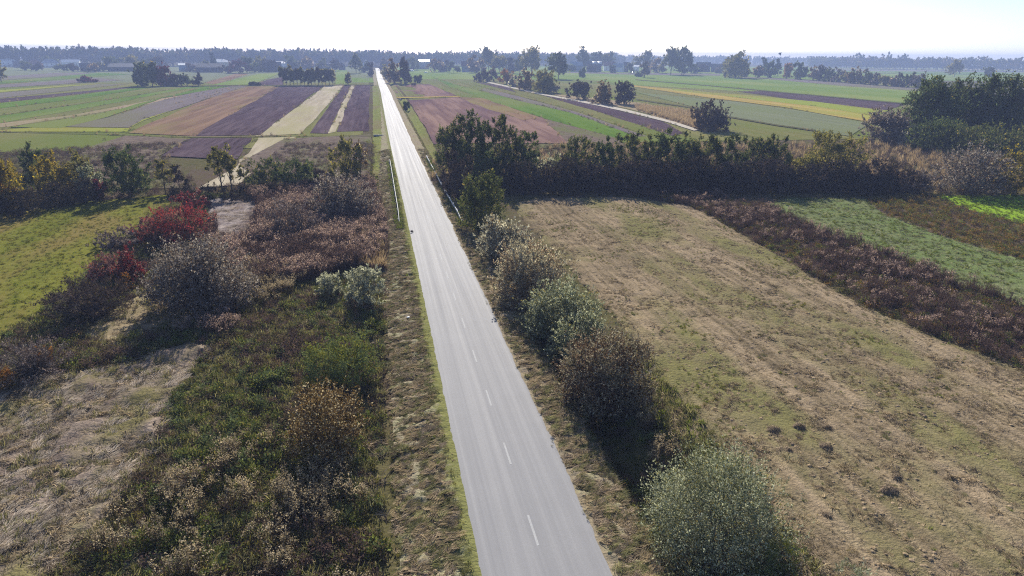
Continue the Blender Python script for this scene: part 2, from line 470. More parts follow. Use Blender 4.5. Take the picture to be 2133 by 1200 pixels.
field('grass_strip', 'green', (-300, 198), (0, 175), (130, 166), (270, 155), (210, 152), (90, 163), (0, 169), (-300, 190), amp=0.6)
field('ploughed_strip', 'plough_pale', (-300, 188), (0, 168), (110, 160), (190, 153), (120, 152), (0, 160), (-300, 178), amp=0.6)
field('ploughed_field', 'plough', (527, 178), (590, 178), (590, 160), (560, 166), amp=0.5)
field('grass_field', 'green2', (440, 178), (525, 177), (585, 153), (540, 154), amp=0.5)
field('soil_field', 'redbrown', (425, 173), (450, 176), (520, 154), (490, 154), amp=0.5)
field('grass_field', 'green2', (698, 176), (722, 174), (724, 147), (700, 146), amp=0.5)
field('grass_field', 'green2', (733, 172), (778, 172), (776, 162), (733, 162), amp=0.5)
field('meadow', 'scrubby', (200, 300), (260, 283), (300, 284), (400, 290), (338, 326), (395, 392), (130, 400), (150, 320), amp=1.0, res=6, step=4)
field('meadow', 'scrubby', (500, 340), (600, 290), (775, 280), (776, 365), (540, 380), amp=1.0, res=6, step=4, lift=0.16)
field('headland', 'hedgeline', (340, 181), (780, 178), (779, 176.5), (340, 179), amp=0.3, lift=0.22)
# the shallow drain that crosses the left-hand fields
field('drain_bank', 'hedgeline', (0, 275.8), (200, 281.0), (390, 287.4), (560, 286.0), (784, 284.6), (784, 283.9), (560, 285.3), (390, 286.7), (200, 280.3), (0, 275.1), amp=0.1, step=4, res=8, lift=0.20)
field('drain_bank', 'tan', (392, 286.9), (560, 285.6), (600, 285.2), (600, 284.5), (560, 284.9), (392, 286.2), amp=0.1, step=4, res=8, lift=0.24)
# right of the road
field('stubble_field', 'pinkish', (818, 177), (893, 176), (953, 200), (832, 205), amp=0.5)
field('grass_strip', 'yellow', (826, 206.0), (960, 202.5), (957, 200.8), (826, 203.6), amp=0.2, lift=0.2)
field('ploughed_field', 'pinkish', (850, 210), (953, 203), (1040, 232), (1130, 246), (1180, 300), (905, 300), amp=0.6)
field('stubble_field', 'redbrown', (953, 203), (1003, 205), (1128, 246), (1095, 252), (1010, 226), amp=0.8)
field('meadow', 'scrubby', (1060, 252), (1130, 247), (1290, 280), (1300, 310), (1110, 310), amp=1.0, res=6, step=4)
field('grass_strip', 'green', (900, 160), (945, 175), (1000, 190), (1190, 235), (1330, 285), (1300, 292), (1130, 246), (1003, 205), (940, 182), amp=0.6)
field('soil_strip', 'plough_pale', (1000, 188), (1080, 210), (1190, 235), (1330, 285), (1348, 284), (1200, 233), (1090, 204), (1010, 184), amp=0.5)
field('grass_strip', 'olive', (985, 176), (1090, 203), (1205, 233), (1350, 284), (1410, 284), (1250, 230), (1110, 196), (1000, 173), amp=0.5)
field('ploughed_strip', 'plough', (985, 170), (1060, 181), (1062, 184), (1075, 193), (1000, 174), amp=0.4)
field('ploughed_strip', 'plough', (1130, 199), (1205, 212), (1378, 253), (1425, 278), (1400, 284), (1260, 238), (1160, 208), amp=0.5)
field('field_path', 'pale_path', (1012, 170), (1060, 180), (1135, 197), (1210, 210), (1300, 228), (1400, 254), (1458, 272), (1446, 274), (1390, 256), (1290, 231), (1200, 212), (1130, 199), (1055, 182), (1008, 171.5), amp=0.25, step=5, lift=0.22)
field('meadow', 'tan', (1140, 196), (1330, 214), (1440, 235), (1500, 268), (1470, 276), (1400, 252), (1300, 226), amp=1.2, res=6, step=5)
field('grass_field', 'greygreen', (1325, 193), (1480, 208), (1530, 212), (1700, 237), (1812, 258), (1770, 285), (1620, 262), (1525, 246), (1440, 222), amp=0.5)
field('grass_strip', 'hedgeline', (1325, 209), (1440, 226), (1525, 247), (1615, 263), (1700, 275), (1700, 272), (1615, 260.5), (1525, 244), (1440, 224), (1325, 207), amp=0.3, step=5, lift=0.22)
field('stubble_strip', 'yellow', (1320, 181), (1480, 205), (1632, 224), (1817, 257), (1822, 243), (1700, 222), (1530, 203), (1400, 186), (1320, 178), amp=0.5)
field('grass_strip', 'lime', (1400, 188), (1530, 203), (1700, 223), (1822, 243), (1850, 232), (1700, 213), (1560, 199), (1480, 193), (1400, 185), amp=0.5)
field('ploughed_field', 'plough', (1535, 191), (1650, 207), (1800, 226), (1845, 230), (1890, 218), (1720, 202), (1590, 190.5), amp=0.4)
field('grass_field', 'green2', (1190, 163), (1325, 178), (1535, 190), (1590, 190), (1720, 201), (1890, 216), (2600, 280), (2600, 215), (1890, 189), (1700, 171), (1480, 161), amp=0.5)
field('headland', 'hedgeline', (1325, 167.3), (1480, 180), (1590, 190.5), (1890, 218), (1890, 216), (1590, 188.7), (1480, 178.6), (1325, 166), amp=0.2, step=8, lift=0.2)
field('soil_strip', 'plough_pale', (1500, 160), (1600, 165), (1760, 180), (1900, 189), (2600, 232), (2600, 222), (1900, 184), (1720, 168), (1560, 160), amp=0.4)
field('ploughed_strip', 'plough_pale', (1180, 152), (1330, 156), (1500, 158), (1500, 154), (1330, 152), (1180, 150), amp=0.5)
field('stubble_strip', 'tan', (1690, 142.5), (2133, 147), (2700, 151), (2700, 149), (2133, 145.5), (1690, 141.5), amp=0.5, lift=0.3)
field('ploughed_strip', 'plough_pale', (1690, 147), (2133, 151), (2700, 155), (2700, 152), (2133, 148.5), (1690, 144), amp=0.5, lift=0.3)
field('grass_field', 'green', (1690, 152), (2133, 157), (2700, 163), (2700, 157), (2133, 152), (1690, 148), amp=0.5, lift=0.25)
# ditch grass beside the far road
field('grass_strip', 'ditchgrass', (776, 366), (790, 366), (795, 290), (793, 220), (786, 178), (776, 178), (777, 280), amp=0.2, step=1.5, res=1.2, lift=0.05)
field('grass_strip', 'ditchgrass', (905, 340), (912, 320), (880, 258), (845, 205), (818, 172), (811, 172), (830, 208), (862, 258), (885, 300), amp=0.2, step=1.5, res=1.2, lift=0.04)

# near meadows
M['meadow'] = field_mat('mown_meadow', (0.085, 0.098, 0.016), (0.185, 0.180, 0.036), (0.17, 0.135, 0.045), row=2.2, fine=1.6, rows=0.7, patch=6.0, bump=0.9, dist=0.1)
M['hay'] = field_mat('hay_meadow', (0.12, 0.094, 0.056), (0.325, 0.25, 0.165), (0.175, 0.16, 0.07), row=0.45, fine=5.0, rows=1.0, patch=7.0, bump=1.0, dist=0.12, stretch=0.03)
M['drygrass'] = field_mat('flattened_grass', (0.10, 0.074, 0.062), (0.30, 0.24, 0.19), (0.16, 0.14, 0.065), rz=0.9, row=0.8, fine=3.0, rows=0.8, patch=3.5, bump=1.0, dist=0.2, stretch=0.2)
M['weedstrip'] = field_mat('weedy_strip', (0.07, 0.05, 0.042), (0.15, 0.11, 0.08), (0.12, 0.11, 0.04), fine=2.0, rows=0.2, patch=4.0, bump=1.0, dist=0.2)
M['cutgreen'] = field_mat('cut_green_grass', (0.08, 0.115, 0.04), (0.19, 0.20, 0.10), (0.13, 0.17, 0.06), row=1.0, fine=3.0, rows=0.4, patch=5.0, bump=1.0, dist=0.1)
M['bright'] = field_mat('bright_grass', (0.15, 0.25, 0.02), (0.22, 0.33, 0.03), None, row=1.6, fine=1.2, rows=0.6)
M['whitish'] = field_mat('bleached_grass', (0.13, 0.10, 0.10), (0.38, 0.33, 0.30), (0.11, 0.08, 0.075), rz=0.6, row=0.9, fine=2.0, rows=0.8, patch=3.5, bump=1.0, dist=0.15, stretch=0.15)
def lumps(amp, s, seed, ys=1.0):
    return lambda x, y: np.clip(fbm(x, y*ys, s, seed, 4) - 0.47, 0, 1)*amp
POLY = {
 'meadow': GP((-420, 560), (0, 448), (180, 418), (345, 405), (360, 428), (325, 445), (300, 475), (235, 510), (195, 555), (120, 630), (60, 665), (0, 702), (-420, 900)),
 'dry': GP((-420, 840), (0, 800), (210, 775), (300, 742), (400, 718), (432, 728), (385, 790), (345, 850), (330, 920), (285, 990), (205, 1090), (110, 1200), (40, 1330), (-420, 1330)),
 'hay': GP((1062, 425), (1150, 412), (1300, 411), (1440, 430), (1500, 462), (1600, 520), (1800, 640), (1960, 705), (2133, 772), (2900, 1090), (2500, 1400), (1720, 1400), (1650, 1200), (1600, 1040), (1480, 930), (1395, 900), (1380, 800), (1300, 680), (1240, 620), (1150, 520), (1085, 452)),
 'weeds': GP((1290, 404), (1440, 402), (1600, 430), (1700, 478), (1850, 530), (2133, 640), (2900, 930), (2900, 1090), (2133, 772), (1960, 705), (1800, 640), (1600, 520), (1500, 462), (1440, 430)),
 'cut': GP((1600, 430), (1640, 412), (1800, 415), (1850, 450), (2000, 505), (2133, 545), (2900, 760), (2900, 930), (2133, 640), (1850, 530), (1700, 478)),
 'rust': GP((1800, 415), (1935, 408), (2030, 440), (2133, 468), (2900, 680), (2900, 760), (2133, 545), (2000, 505), (1850, 450)),
 'bright': GP((1935, 408), (2500, 408), (2900, 450), (2900, 680), (2133, 468), (2030, 440)),
 'bare': GP((435, 415), (520, 412), (545, 432), (530, 470), (520, 510), (460, 505), (440, 470), (430, 440)),
 'clear': GP((300, 610), (370, 580), (420, 640), (390, 690), (300, 690), (240, 720), (170, 700), (200, 660)),
}
zone('meadow', POLY['meadow'], M['meadow'], 1.0, 0.06, 1.0, 0.5, 31)
zone('flattened_grass', POLY['dry'], M['drygrass'], 0.3, 0.05, 0.5, 0.35, 32, lumps(1.1, 2.0, 5))
zone('hay_meadow', POLY['hay'], M['hay'], 0.42, 0.05, 0.6, 0.3, 33, lumps(0.35, 0.9, 6))
zone('weed_strip', POLY['weeds'], M['weedstrip'], 0.7, 0.02, 0.8, 0.4, 34)
zone('cut_grass', POLY['cut'], M['cutgreen'], 0.6, 0.06, 0.8, 0.4, 35, lumps(0.3, 0.9, 7))
zone('weed_strip', POLY['rust'], M['weedstrip'], 0.8, 0.02, 0.8, 0.4, 36)
zone('grass_field', POLY['bright'], M['bright'], 1.0, 0.06, 1.0, 0.4, 37, lumps(0.2, 1.2, 9))
zone('bleached_grass', POLY['bare'], M['whitish'], 0.5, 0.07, 0.6, 0.4, 38, lumps(0.3, 1.2, 8))
zone('clearing', POLY['clear'], M['tan'], 0.5, 0.07, 0.6, 0.4, 39, lumps(0.3, 1.0, 8))
# ------------------------------------------------------------------ trees and shrubs
L = {}
L['alder'] = leaf_mat('alder_leaves', (0.060, 0.080, 0.033), (0.170, 0.188, 0.064), (0.320, 0.250, 0.074), 0.05, trans=0.26)
L['darkgreen'] = leaf_mat('dark_leaves', (0.044, 0.070, 0.030), (0.130, 0.163, 0.059), (0.260, 0.230, 0.074), 0.04, trans=0.26)
L['olive'] = leaf_mat('olive_leaves', (0.120, 0.125, 0.040), (0.300, 0.269, 0.083), (0.400, 0.326, 0.092), 0.1, trans=0.26)
L['willow'] = leaf_mat('grey_willow_leaves', (0.13, 0.125, 0.105), (0.60, 0.59, 0.52), (0.20, 0.14, 0.07), 0.12, trans=0.34, gam=1.5)
L['willow_green'] = leaf_mat('silver_green_leaves', (0.085, 0.105, 0.06), (0.52, 0.55, 0.44), (0.24, 0.21, 0.08), 0.10, trans=0.30, gam=1.7)
L['willow_silver'] = leaf_mat('silver_leaves', (0.12, 0.13, 0.095), (0.52, 0.54, 0.45), trans=0.32, gam=1.1)
L['willow_dusky'] = leaf_mat('dusky_willow_leaves', (0.075, 0.064, 0.066), (0.38, 0.35, 0.355), (0.16, 0.11, 0.08), 0.15, trans=0.30, gam=1.7)
L['willow_brown'] = leaf_mat('russet_willow_leaves', (0.12, 0.085, 0.06), (0.42, 0.335, 0.26), (0.46, 0.44, 0.37), 0.25, patch=(0.28, 0.26, 0.21), patch_s=2.2, trans=0.34, gam=1.4)
L['brown'] = leaf_mat('brown_leaves', (0.066, 0.042, 0.032), (0.20, 0.135, 0.095), (0.36, 0.33, 0.27), 0.28, patch=(0.17, 0.155, 0.115), patch_s=1.6, trans=0.25)
L['bronze'] = leaf_mat('bronze_leaves', (0.080, 0.055, 0.028), (0.23, 0.155, 0.068), (0.56, 0.48, 0.34), 0.18, trans=0.28, gam=1.5)
L['yellowgreen'] = leaf_mat('yellow_green_leaves', (0.128, 0.144, 0.026), (0.320, 0.300, 0.054), (0.154, 0.200, 0.084), 0.25, patch=(0.166, 0.200, 0.090), patch_s=1.2, trans=0.18)
L['yellow'] = leaf_mat('yellow_leaves', (0.20, 0.14, 0.02), (0.52, 0.41, 0.045), (0.13, 0.125, 0.035), 0.22, patch=(0.17, 0.155, 0.04), patch_s=2.0, trans=0.35, gam=1.4)
L['orange'] = leaf_mat('orange_leaves', (0.272, 0.120, 0.035), (0.528, 0.272, 0.064), (0.160, 0.128, 0.048), 0.2, trans=0.18)
L['red'] = leaf_mat('crimson_leaves', (0.085, 0.018, 0.024), (0.31, 0.042, 0.06), (0.42, 0.28, 0.28), 0.12, patch=(0.13, 0.06, 0.055), patch_s=0.9, trans=0.25)
L['redmix'] = leaf_mat('reddish_brown_leaves', (0.105, 0.062, 0.056), (0.27, 0.175, 0.15), (0.36, 0.06, 0.06), 0.16, patch=(0.26, 0.045, 0.055), patch_s=2.0, trans=0.25)
L['pink'] = leaf_mat('pinkish_brown_leaves', (0.180, 0.098, 0.098), (0.375, 0.225, 0.210), (0.510, 0.105, 0.090), 0.1, trans=0.15)
L['maroon'] = leaf_mat('maroon_leaves', (0.096, 0.029, 0.045), (0.240, 0.064, 0.096), None, trans=0.15)
L['greybrown'] = leaf_mat('grey_brown_leaves', (0.095, 0.070, 0.068), (0.30, 0.24, 0.225), (0.40, 0.34, 0.31), 0.18, trans=0.12, gam=1.4)
L['purplish'] = leaf_mat('dusky_leaves', (0.056, 0.043, 0.045), (0.131, 0.100, 0.094), (0.175, 0.138, 0.062), 0.1, trans=0.12)
L['thicket'] = leaf_mat('thicket_leaves', (0.037, 0.032, 0.030), (0.098, 0.081, 0.063), (0.138, 0.086, 0.034), 0.06, trans=0.12)
L['conifer'] = leaf_mat('needles', (0.029, 0.054, 0.035), (0.072, 0.112, 0.064), None, trans=0.1)
BARK = plain('bark', (0.085, 0.068, 0.055), 0.9, 0.1, 0.4, 8)
TWIG = plain('grey_twigs', (0.13, 0.105, 0.095), 0.8, 0.2, 0.4, 8)

def unit(v): return v/(np.linalg.norm(v, axis=-1, keepdims=True) + 1e-9)
def leaves(rs, P, D, leaf, ratio=0.5):
    """one rhombic leaf at each point P, pointing roughly along D"""
    n = len(P)
    ax = unit(D + rs.normal(0, 0.55, (n, 3)))
    sd = unit(np.cross(ax, rs.normal(0, 1, (n, 3))))
    ln = leaf*rs.uniform(0.6, 1.35, (n, 1)); wd = ln*ratio
    V = np.stack([P, P + ax*ln*0.5 + sd*wd*0.5, P + ax*ln, P + ax*ln*0.5 - sd*wd*0.5], 1).reshape(-1, 3)
    F = np.arange(n*4, dtype=np.int32).reshape(-1, 4)
    return V, F
def crown(rs, lobes, n, leaf, per=9, twig=0.5, up=0.5, ratio=0.5, zmin=0.05, shell=0.5, cl=0.15):
    """leafy twigs spread through the lobes (cx,cy,cz,rx,ry,rz)"""
    A = np.array(lobes, float)
    wgt = (A[:, 3]*A[:, 4]*A[:, 5])**0.6; wgt /= wgt.sum()
    m = max(6, int(n/per))
    mc = max(10, m//7)                                     # leaf clumps, each of several twigs
    k = rs.choice(len(A), mc*2, p=wgt)
    d = unit(rs.normal(0, 1, (mc*2, 3)))
    r = shell + (1 - shell)*rs.uniform(0, 1, (mc*2, 1))**0.6
    r = np.where(rs.uniform(0, 1, (mc*2, 1)) < 0.05, r*1.12, r)
    C = A[k, :3] + d*A[k, 3:]*r
    ok = (C[:, 2] > zmin) & (d[:, 2] > -0.75)
    C = C[ok][:mc]; d = d[ok][:mc]; kk = k[ok][:mc]
    q = rs.randint(0, len(C), m)
    P = C[q] + np.clip(rs.normal(0, 1, (m, 3)), -1.7, 1.7)*A[kk[q], 3:]*cl*rs.uniform(0.4, 1.4, (m, 1))
    d = unit(d[q] + rs.normal(0, 0.3, (m, 3)))
    P[:, 2] = np.maximum(P[:, 2], zmin)
    td = unit(d + np.array([0, 0, up]) + rs.normal(0, 0.4, (m, 3)))
    tl = twig*rs.uniform(0.5, 1.3, (m, 1))
    t = np.linspace(-0.5, 0.6, per)[None, :, None]
    Q = P[:, None, :] + td[:, None, :]*tl[:, None, :]*t + np.clip(rs.normal(0, 0.12*twig, (m, per, 3)), -0.2*twig, 0.2*twig)
    DD = np.repeat(td[:, None, :], per, 1)
    Q = Q.reshape(-1, 3); DD = DD.reshape(-1, 3)
    Q[:, 2] = np.maximum(Q[:, 2], 0.02)
    return leaves(rs, Q, DD, leaf, ratio)
def dome_lobes(rs, r, h):
    Ls = [(0, 0, 0.47*h, 0.78*r, 0.78*r, 0.47*h)]
    n = 9
    for i in range(n):
        a = i/n*2*math.pi + rs.uniform(-.3, .3)
        q = rs.uniform(0.42, 0.62)*r; s = rs.uniform(0.30, 0.46)*r
        hz_ = rs.uniform(0.22, 0.62)*h
        Ls.append((math.cos(a)*q, math.sin(a)*q, hz_, s, s, min(rs.uniform(0.24, 0.40)*h, 0.97*h - hz_)))
    for i in range(7):
        a = i/7*2*math.pi + rs.uniform(-.3, .3)
        Ls.append((math.cos(a)*0.55*r, math.sin(a)*0.55*r, 0.20*h, 0.42*r, 0.42*r, 0.20*h))
    for i in range(3):
        a = rs.uniform(0, 6.28); q = rs.uniform(0.1, 0.4)*r
        Ls.append((math.cos(a)*q, math.sin(a)*q, 0.62*h, 0.48*r, 0.48*r, 0.33*h))
    return Ls
def tree_lobes(rs, r, h, b=0.22):
    Ls = [(0, 0, (b + 0.38)*h, 0.72*r, 0.72*r, 0.37*h)]
    n = 12
    for i in range(n):
        a = i*2.4 + rs.uniform(-.4, .4); f = (i + 0.5)/n
        z = (b + 0.08 + (0.82 - b)*f)*h
        env = math.sin(math.pi*min(1, 0.18 + 0.80*f))**0.7
        q = r*env*rs.uniform(0.35, 0.62); s = r*rs.uniform(0.26, 0.42)*(0.55 + 0.5*env)
        Ls.append((math.cos(a)*q, math.sin(a)*q, z, s, s, min(rs.uniform(0.10, 0.17)*h, 0.99*h - z)))
    Ls.append((rs.uniform(-.1, .1)*r, rs.uniform(-.1, .1)*r, 0.88*h, 0.24*r, 0.24*r, 0.12*h))
    return Ls
def upright_lobes(rs, r, h):
    """bushy to the ground, with a ragged spired top"""
    Ls = [(0, 0, 0.40*h, 0.62*r, 0.62*r, 0.40*h)]
    for i in range(8):
        a = i/8*6.28 + rs.uniform(-.3, .3); q = rs.uniform(0.4, 0.6)*r; z = rs.uniform(0.22, 0.62)*h; s = rs.uniform(0.28, 0.42)*r
        Ls.append((math.cos(a)*q, math.sin(a)*q, z, s, s, min(rs.uniform(0.20, 0.32)*h, 0.96*h - z)))
    for i in range(6):
        a = i/6*6.28 + rs.uniform(-.4, .4)
        Ls.append((math.cos(a)*0.5*r, math.sin(a)*0.5*r, 0.20*h, 0.42*r, 0.42*r, 0.20*h))
    for i in range(7):
        a = rs.uniform(0, 6.28); q = rs.uniform(0.05, 0.62)*r; tz = rs.uniform(0.78, 0.97)*h if i else h
        Ls.append((math.cos(a)*q, math.sin(a)*q, tz - 0.16*h, 0.27*r, 0.27*r, 0.16*h))
    return Ls
def stems_mesh(rs, lobes, h, r, kind, thick, nst):
    parts = []
    if kind in ('tree', 'slim', 'conifer'):
        lean = rs.normal(0, 0.03, 2)*h
        zt = np.linspace(0, 0.92, 7)*h
        P = np.stack([lean[0]*(zt/h)**2, lean[1]*(zt/h)**2, zt - 0.15], -1)
        parts.append(tube(P, thick*np.linspace(1, 0.15, 7), 6))
        for lb in lobes[1:]:
            z0 = max(0.15*h, lb[2] - 0.28*h); z0 = min(z0, 0.8*h)
            a = np.array([lean[0]*(z0/h)**2, lean[1]*(z0/h)**2, z0]); b = np.array(lb[:3])
            mid = (a + b)/2 + np.array([0, 0, -0.04*h])
            parts.append(tube([a, mid, b], [thick*0.42, thick*0.3, thick*0.1], 4))
    else:
        for i in range(nst):
            a = rs.uniform(0, 6.28); q = rs.uniform(0.02, 0.16)*r
            b = np.array([math.cos(a)*q, math.sin(a)*q, -0.1])
            if i < len(lobes): e = np.array(lobes[i][:3]) + np.array([0, 0, lobes[i][5]*0.7])
            else:
                lb = lobes[rs.randint(len(lobes))]; e = np.array(lb[:3]) + unit(rs.normal(0, 1, 3) + np.array([0, 0, .6]))*np.array(lb[3:])*0.95
            mid = b*0.45 + e*0.55; mid[2] += 0.06*h
            parts.append(tube([b, b*0.75 + mid*0.25 + np.array([0, 0, 0.05*h]), mid, e], [thick, thick*.8, thick*.5, thick*.12], 4))
    return merge(parts)
NTRI = [0]
DENS = 4.0
def plant(name, label, cat, px, by, ty, wpx, sp, kind='dome', group=None, dens=1.0, leafk=1.0, yaw=None, twigk=1.0, seed=None, stems=None, sink=0.0, shell=None, minleaf=0.075, up=None, ratio=0.5):
    """a tree or shrub: foot at photo point (px,by), top seen at height ty, spread wpx"""
    x, y = G(px, by)
    z = float(height(x, y)) if y < 150 else GZ
    dp = depth(x, y)
    r = wpx/2*dp/FPX
    # the foot we see is the near rim of a bush: its middle stands further back by part of its radius
    back = r*(0.55 if kind in ('dome', 'upright', 'brush') else 0.0)
    v = np.array([x, y]) - CAM[:2]; v /= np.linalg.norm(v)
    x, y = x + v[0]*back, y + v[1]*back
    z = float(height(x, y)) if y < 150 else GZ
    dp = depth(x, y); r = wpx/2*dp/FPX
    # the top stands over the middle: intersect its sight line with the upright plane there
    d = ray(px, ty); t = dp/np.dot(d, fwd); h = max(0.5, CAM[2] + t*d[2] - z)
    rs = np.random.RandomState(seed if seed is not None else int(px*7 + by*13 + wpx) % 100003)
    pxm = 683.0/dp                                        # pixels per metre in a 1024 px frame
    area = 2*r*h*pxm*pxm*(0.8 if dp < 140 else 1.5)
    leaf = max(minleaf, 2.1/pxm)*leafk*(1.08 if dp < 75 else 1.0)
    n = int(np.clip(DENS*dens*area*min(1.0, (2.4/pxm/leaf)**2), 750, 42000))
    root = empty(name, (x, y, z - sink))
    tag(root, label, cat, group)
    thick = max(0.03, 0.018*h)
    if kind == 'conifer':
        lobes = [(0, 0, (0.1 + 0.85*f)*h, r*(1.02 - f), r*(1.02 - f), 0.09*h) for f in np.linspace(0.03, 0.97, 10)]
        V, F = crown(rs, lobes, n, leaf, 8, 0.3*r, -0.3, 0.4, shell=0.3)
        S = tube([(0, 0, -.2), (0, 0, h*0.95)], [thick, thick*.1], 5)
    elif kind == 'brush':
        lobes = dome_lobes(rs, r, h)
        V, F = crown(rs, lobes, int(n*0.35), leaf, 7, 0.3, 0.3, 0.4)
        S = stems_mesh(rs, lobes, h, r, 'dome', 0.022, stems or 220)
    else:
        if kind == 'dome': lobes = dome_lobes(rs, r, h)
        elif kind == 'upright': lobes = upright_lobes(rs, r, h)
        elif kind == 'slim': lobes = tree_lobes(rs, r, h, 0.30)
        else: lobes = tree_lobes(rs, r, h)
        u = {'dome': 0.55, 'upright': 0.9, 'slim': 0.5, 'tree': 0.45}[kind] if up is None else up
        if sp.startswith('willow') or sp == 'greybrown': u = u + 0.25
        V, F = crown(rs, lobes, n, leaf, 9, twigk*((0.10 if kind == 'dome' else 0.14)*r + 0.12), u, ratio, shell=((0.55 if dp < 140 else 0.3) if kind != 'slim' else 0.2) if shell is None else shell, cl=(0.24 if kind == 'dome' else 0.16) if dp < 140 else 0.30)
        S = stems_mesh(rs, lobes, h, r, kind, thick*(0.5 if kind in ('dome', 'upright') else 1.0), stems or 12)
    o = link('crown', build_mesh('crown', V, F, [L[sp]]), root)
    s = link('trunk' if kind in ('tree', 'slim', 'conifer') else 'stems', build_mesh('stems', S[0], S[1], [TWIG if kind == 'brush' else BARK], smooth=True), root)
    NTRI[0] += 2*len(F) + 2*len(S[1])
    return root
NTH = ['first', 'second', 'third', 'fourth', 'fifth', 'sixth', 'seventh', 'eighth', 'ninth', 'tenth', 'eleventh', 'twelfth', 'thirteenth', 'fourteenth', 'fifteenth', 'sixteenth', 'seventeenth', 'eighteenth', 'nineteenth', 'twentieth', 'twenty-first', 'twenty-second', 'twenty-third', 'twenty-fourth', 'twenty-fifth', 'twenty-sixth', 'twenty-seventh', 'twenty-eighth', 'twenty-ninth', 'thirtieth']

# beside the road, near
plant('alder_tree', 'dark green bushy alder at the near end of the right guard rail', 'tree', 1003, 488, 345, 112, 'alder', 'upright')
plant('willow_bush', 'small pale grey-green willow just below the roadside alder', 'bush', 1052, 548, 447, 120, 'willow', dens=1.4)
plant('willow_bush', 'wide brownish-silver willow, second below the roadside alder', 'bush', 1105, 645, 492, 168, 'willow_brown', dens=1.4)
plant('willow_bush', 'silvery green willow, third below the roadside alder', 'bush', 1171, 714, 568, 168, 'willow_green', dens=1.4)
plant('willow_bush', 'silver-topped willow right behind the big reddish-brown bush', 'bush', 1210, 768, 645, 148, 'willow_green', dens=1.4)
plant('brown_bush', 'big reddish-brown bush at the field corner by the road', 'bush', 1258, 862, 670, 200, 'brown', dens=1.3)
plant('willow_bush', 'large green and grey willow at the bottom right of the road', 'bush', 1480, 1195, 922, 315, 'willow_green', dens=1.3)
plant('weeping_shrub', 'yellow-green narrow-leaved shrub at the bottom edge by the large willow', 'bush', 1625, 1240, 1105, 150, 'yellowgreen', up=-0.2, ratio=0.2, leafk=1.7, dens=0.6)
plant('weeping_shrub', 'small narrow-leaved shrub at the bottom edge, right of the yellow-green one', 'bush', 1765, 1250, 1160, 105, 'willow_green', up=-0.2, ratio=0.2, leafk=1.7, dens=0.5)
plant('willow_bush', 'round silvery willow on the edge of the left verge', 'bush', 766, 640, 545, 82, 'willow_silver')
plant('willow_bush', 'low silvery willow left of the round verge willow', 'bush', 690, 618, 562, 62, 'willow_silver')
plant('leafy_bush', 'yellow-green bush beside the left verge', 'bush', 712, 812, 690, 165, 'yellowgreen', dens=0.9)
plant('bronze_bush', 'bronze-orange bush in the left foreground by the verge', 'bush', 692, 965, 775, 190, 'bronze', dens=0.7)
plant('willow_bush', 'big grey willow in the middle of the left scrub', 'bush', 428, 656, 488, 222, 'willow_dusky', dens=1.5)
plant('red_shrub', 'bright crimson round shrub, topmost of the red ones', 'bush', 400, 442, 393, 74, 'red')
plant('red_shrub', 'mottled red and brown shrub below the crimson round one', 'bush', 372, 515, 425, 150, 'redmix')
plant('red_shrub', 'crimson patch of shrub in front of the mottled one', 'bush', 352, 505, 452, 78, 'red')
plant('red_shrub', 'small crimson shrub left of the big grey willow', 'bush', 272, 592, 515, 66, 'red')
plant('pink_shrub', 'pinkish brown shrub at the meadow edge left of the small crimson one', 'bush', 228, 592, 525, 84, 'pink')
plant('orange_shrub', 'tiny orange-red shrub in front of the small crimson one', 'bush', 266, 608, 570, 36, 'orange')
plant('brush_mound', 'dark bare twiggy thicket mound by the meadow edge', 'bush', 195, 672, 576, 200, 'purplish', 'brush', stems=520, dens=2.2)
plant('brush_mound', 'dark bare twiggy thicket at the left edge above the flattened grass', 'bush', 75, 800, 690, 180, 'greybrown', 'brush', stems=380, dens=0.8)
plant('orange_shrub', 'sparse orange sapling in front of the left-edge thicket', 'bush', 95, 775, 715, 34, 'orange', dens=0.5)
plant('orange_shrub', 'small orange-leaved bush at the very left edge', 'bush', 8, 815, 765, 50, 'orange', dens=0.7)
plant('weedy_bush', 'low dull brown bush at the meadow edge above the pinkish shrub', 'bush', 252, 520, 478, 100, 'greybrown')
plant('weedy_bush', 'low brown bush left of the mottled red shrub', 'bush', 305, 500, 450, 70, 'pink')
plant('willow_bush', 'large grey-brown willow in the scrub near the left guard rail', 'bush', 722, 462, 360, 140, 'willow_dusky', dens=1.4)
plant('weedy_bush', 'low grey-brown bush left of the large willow by the guard rail', 'bush', 610, 500, 410, 120, 'greybrown', dens=0.8)
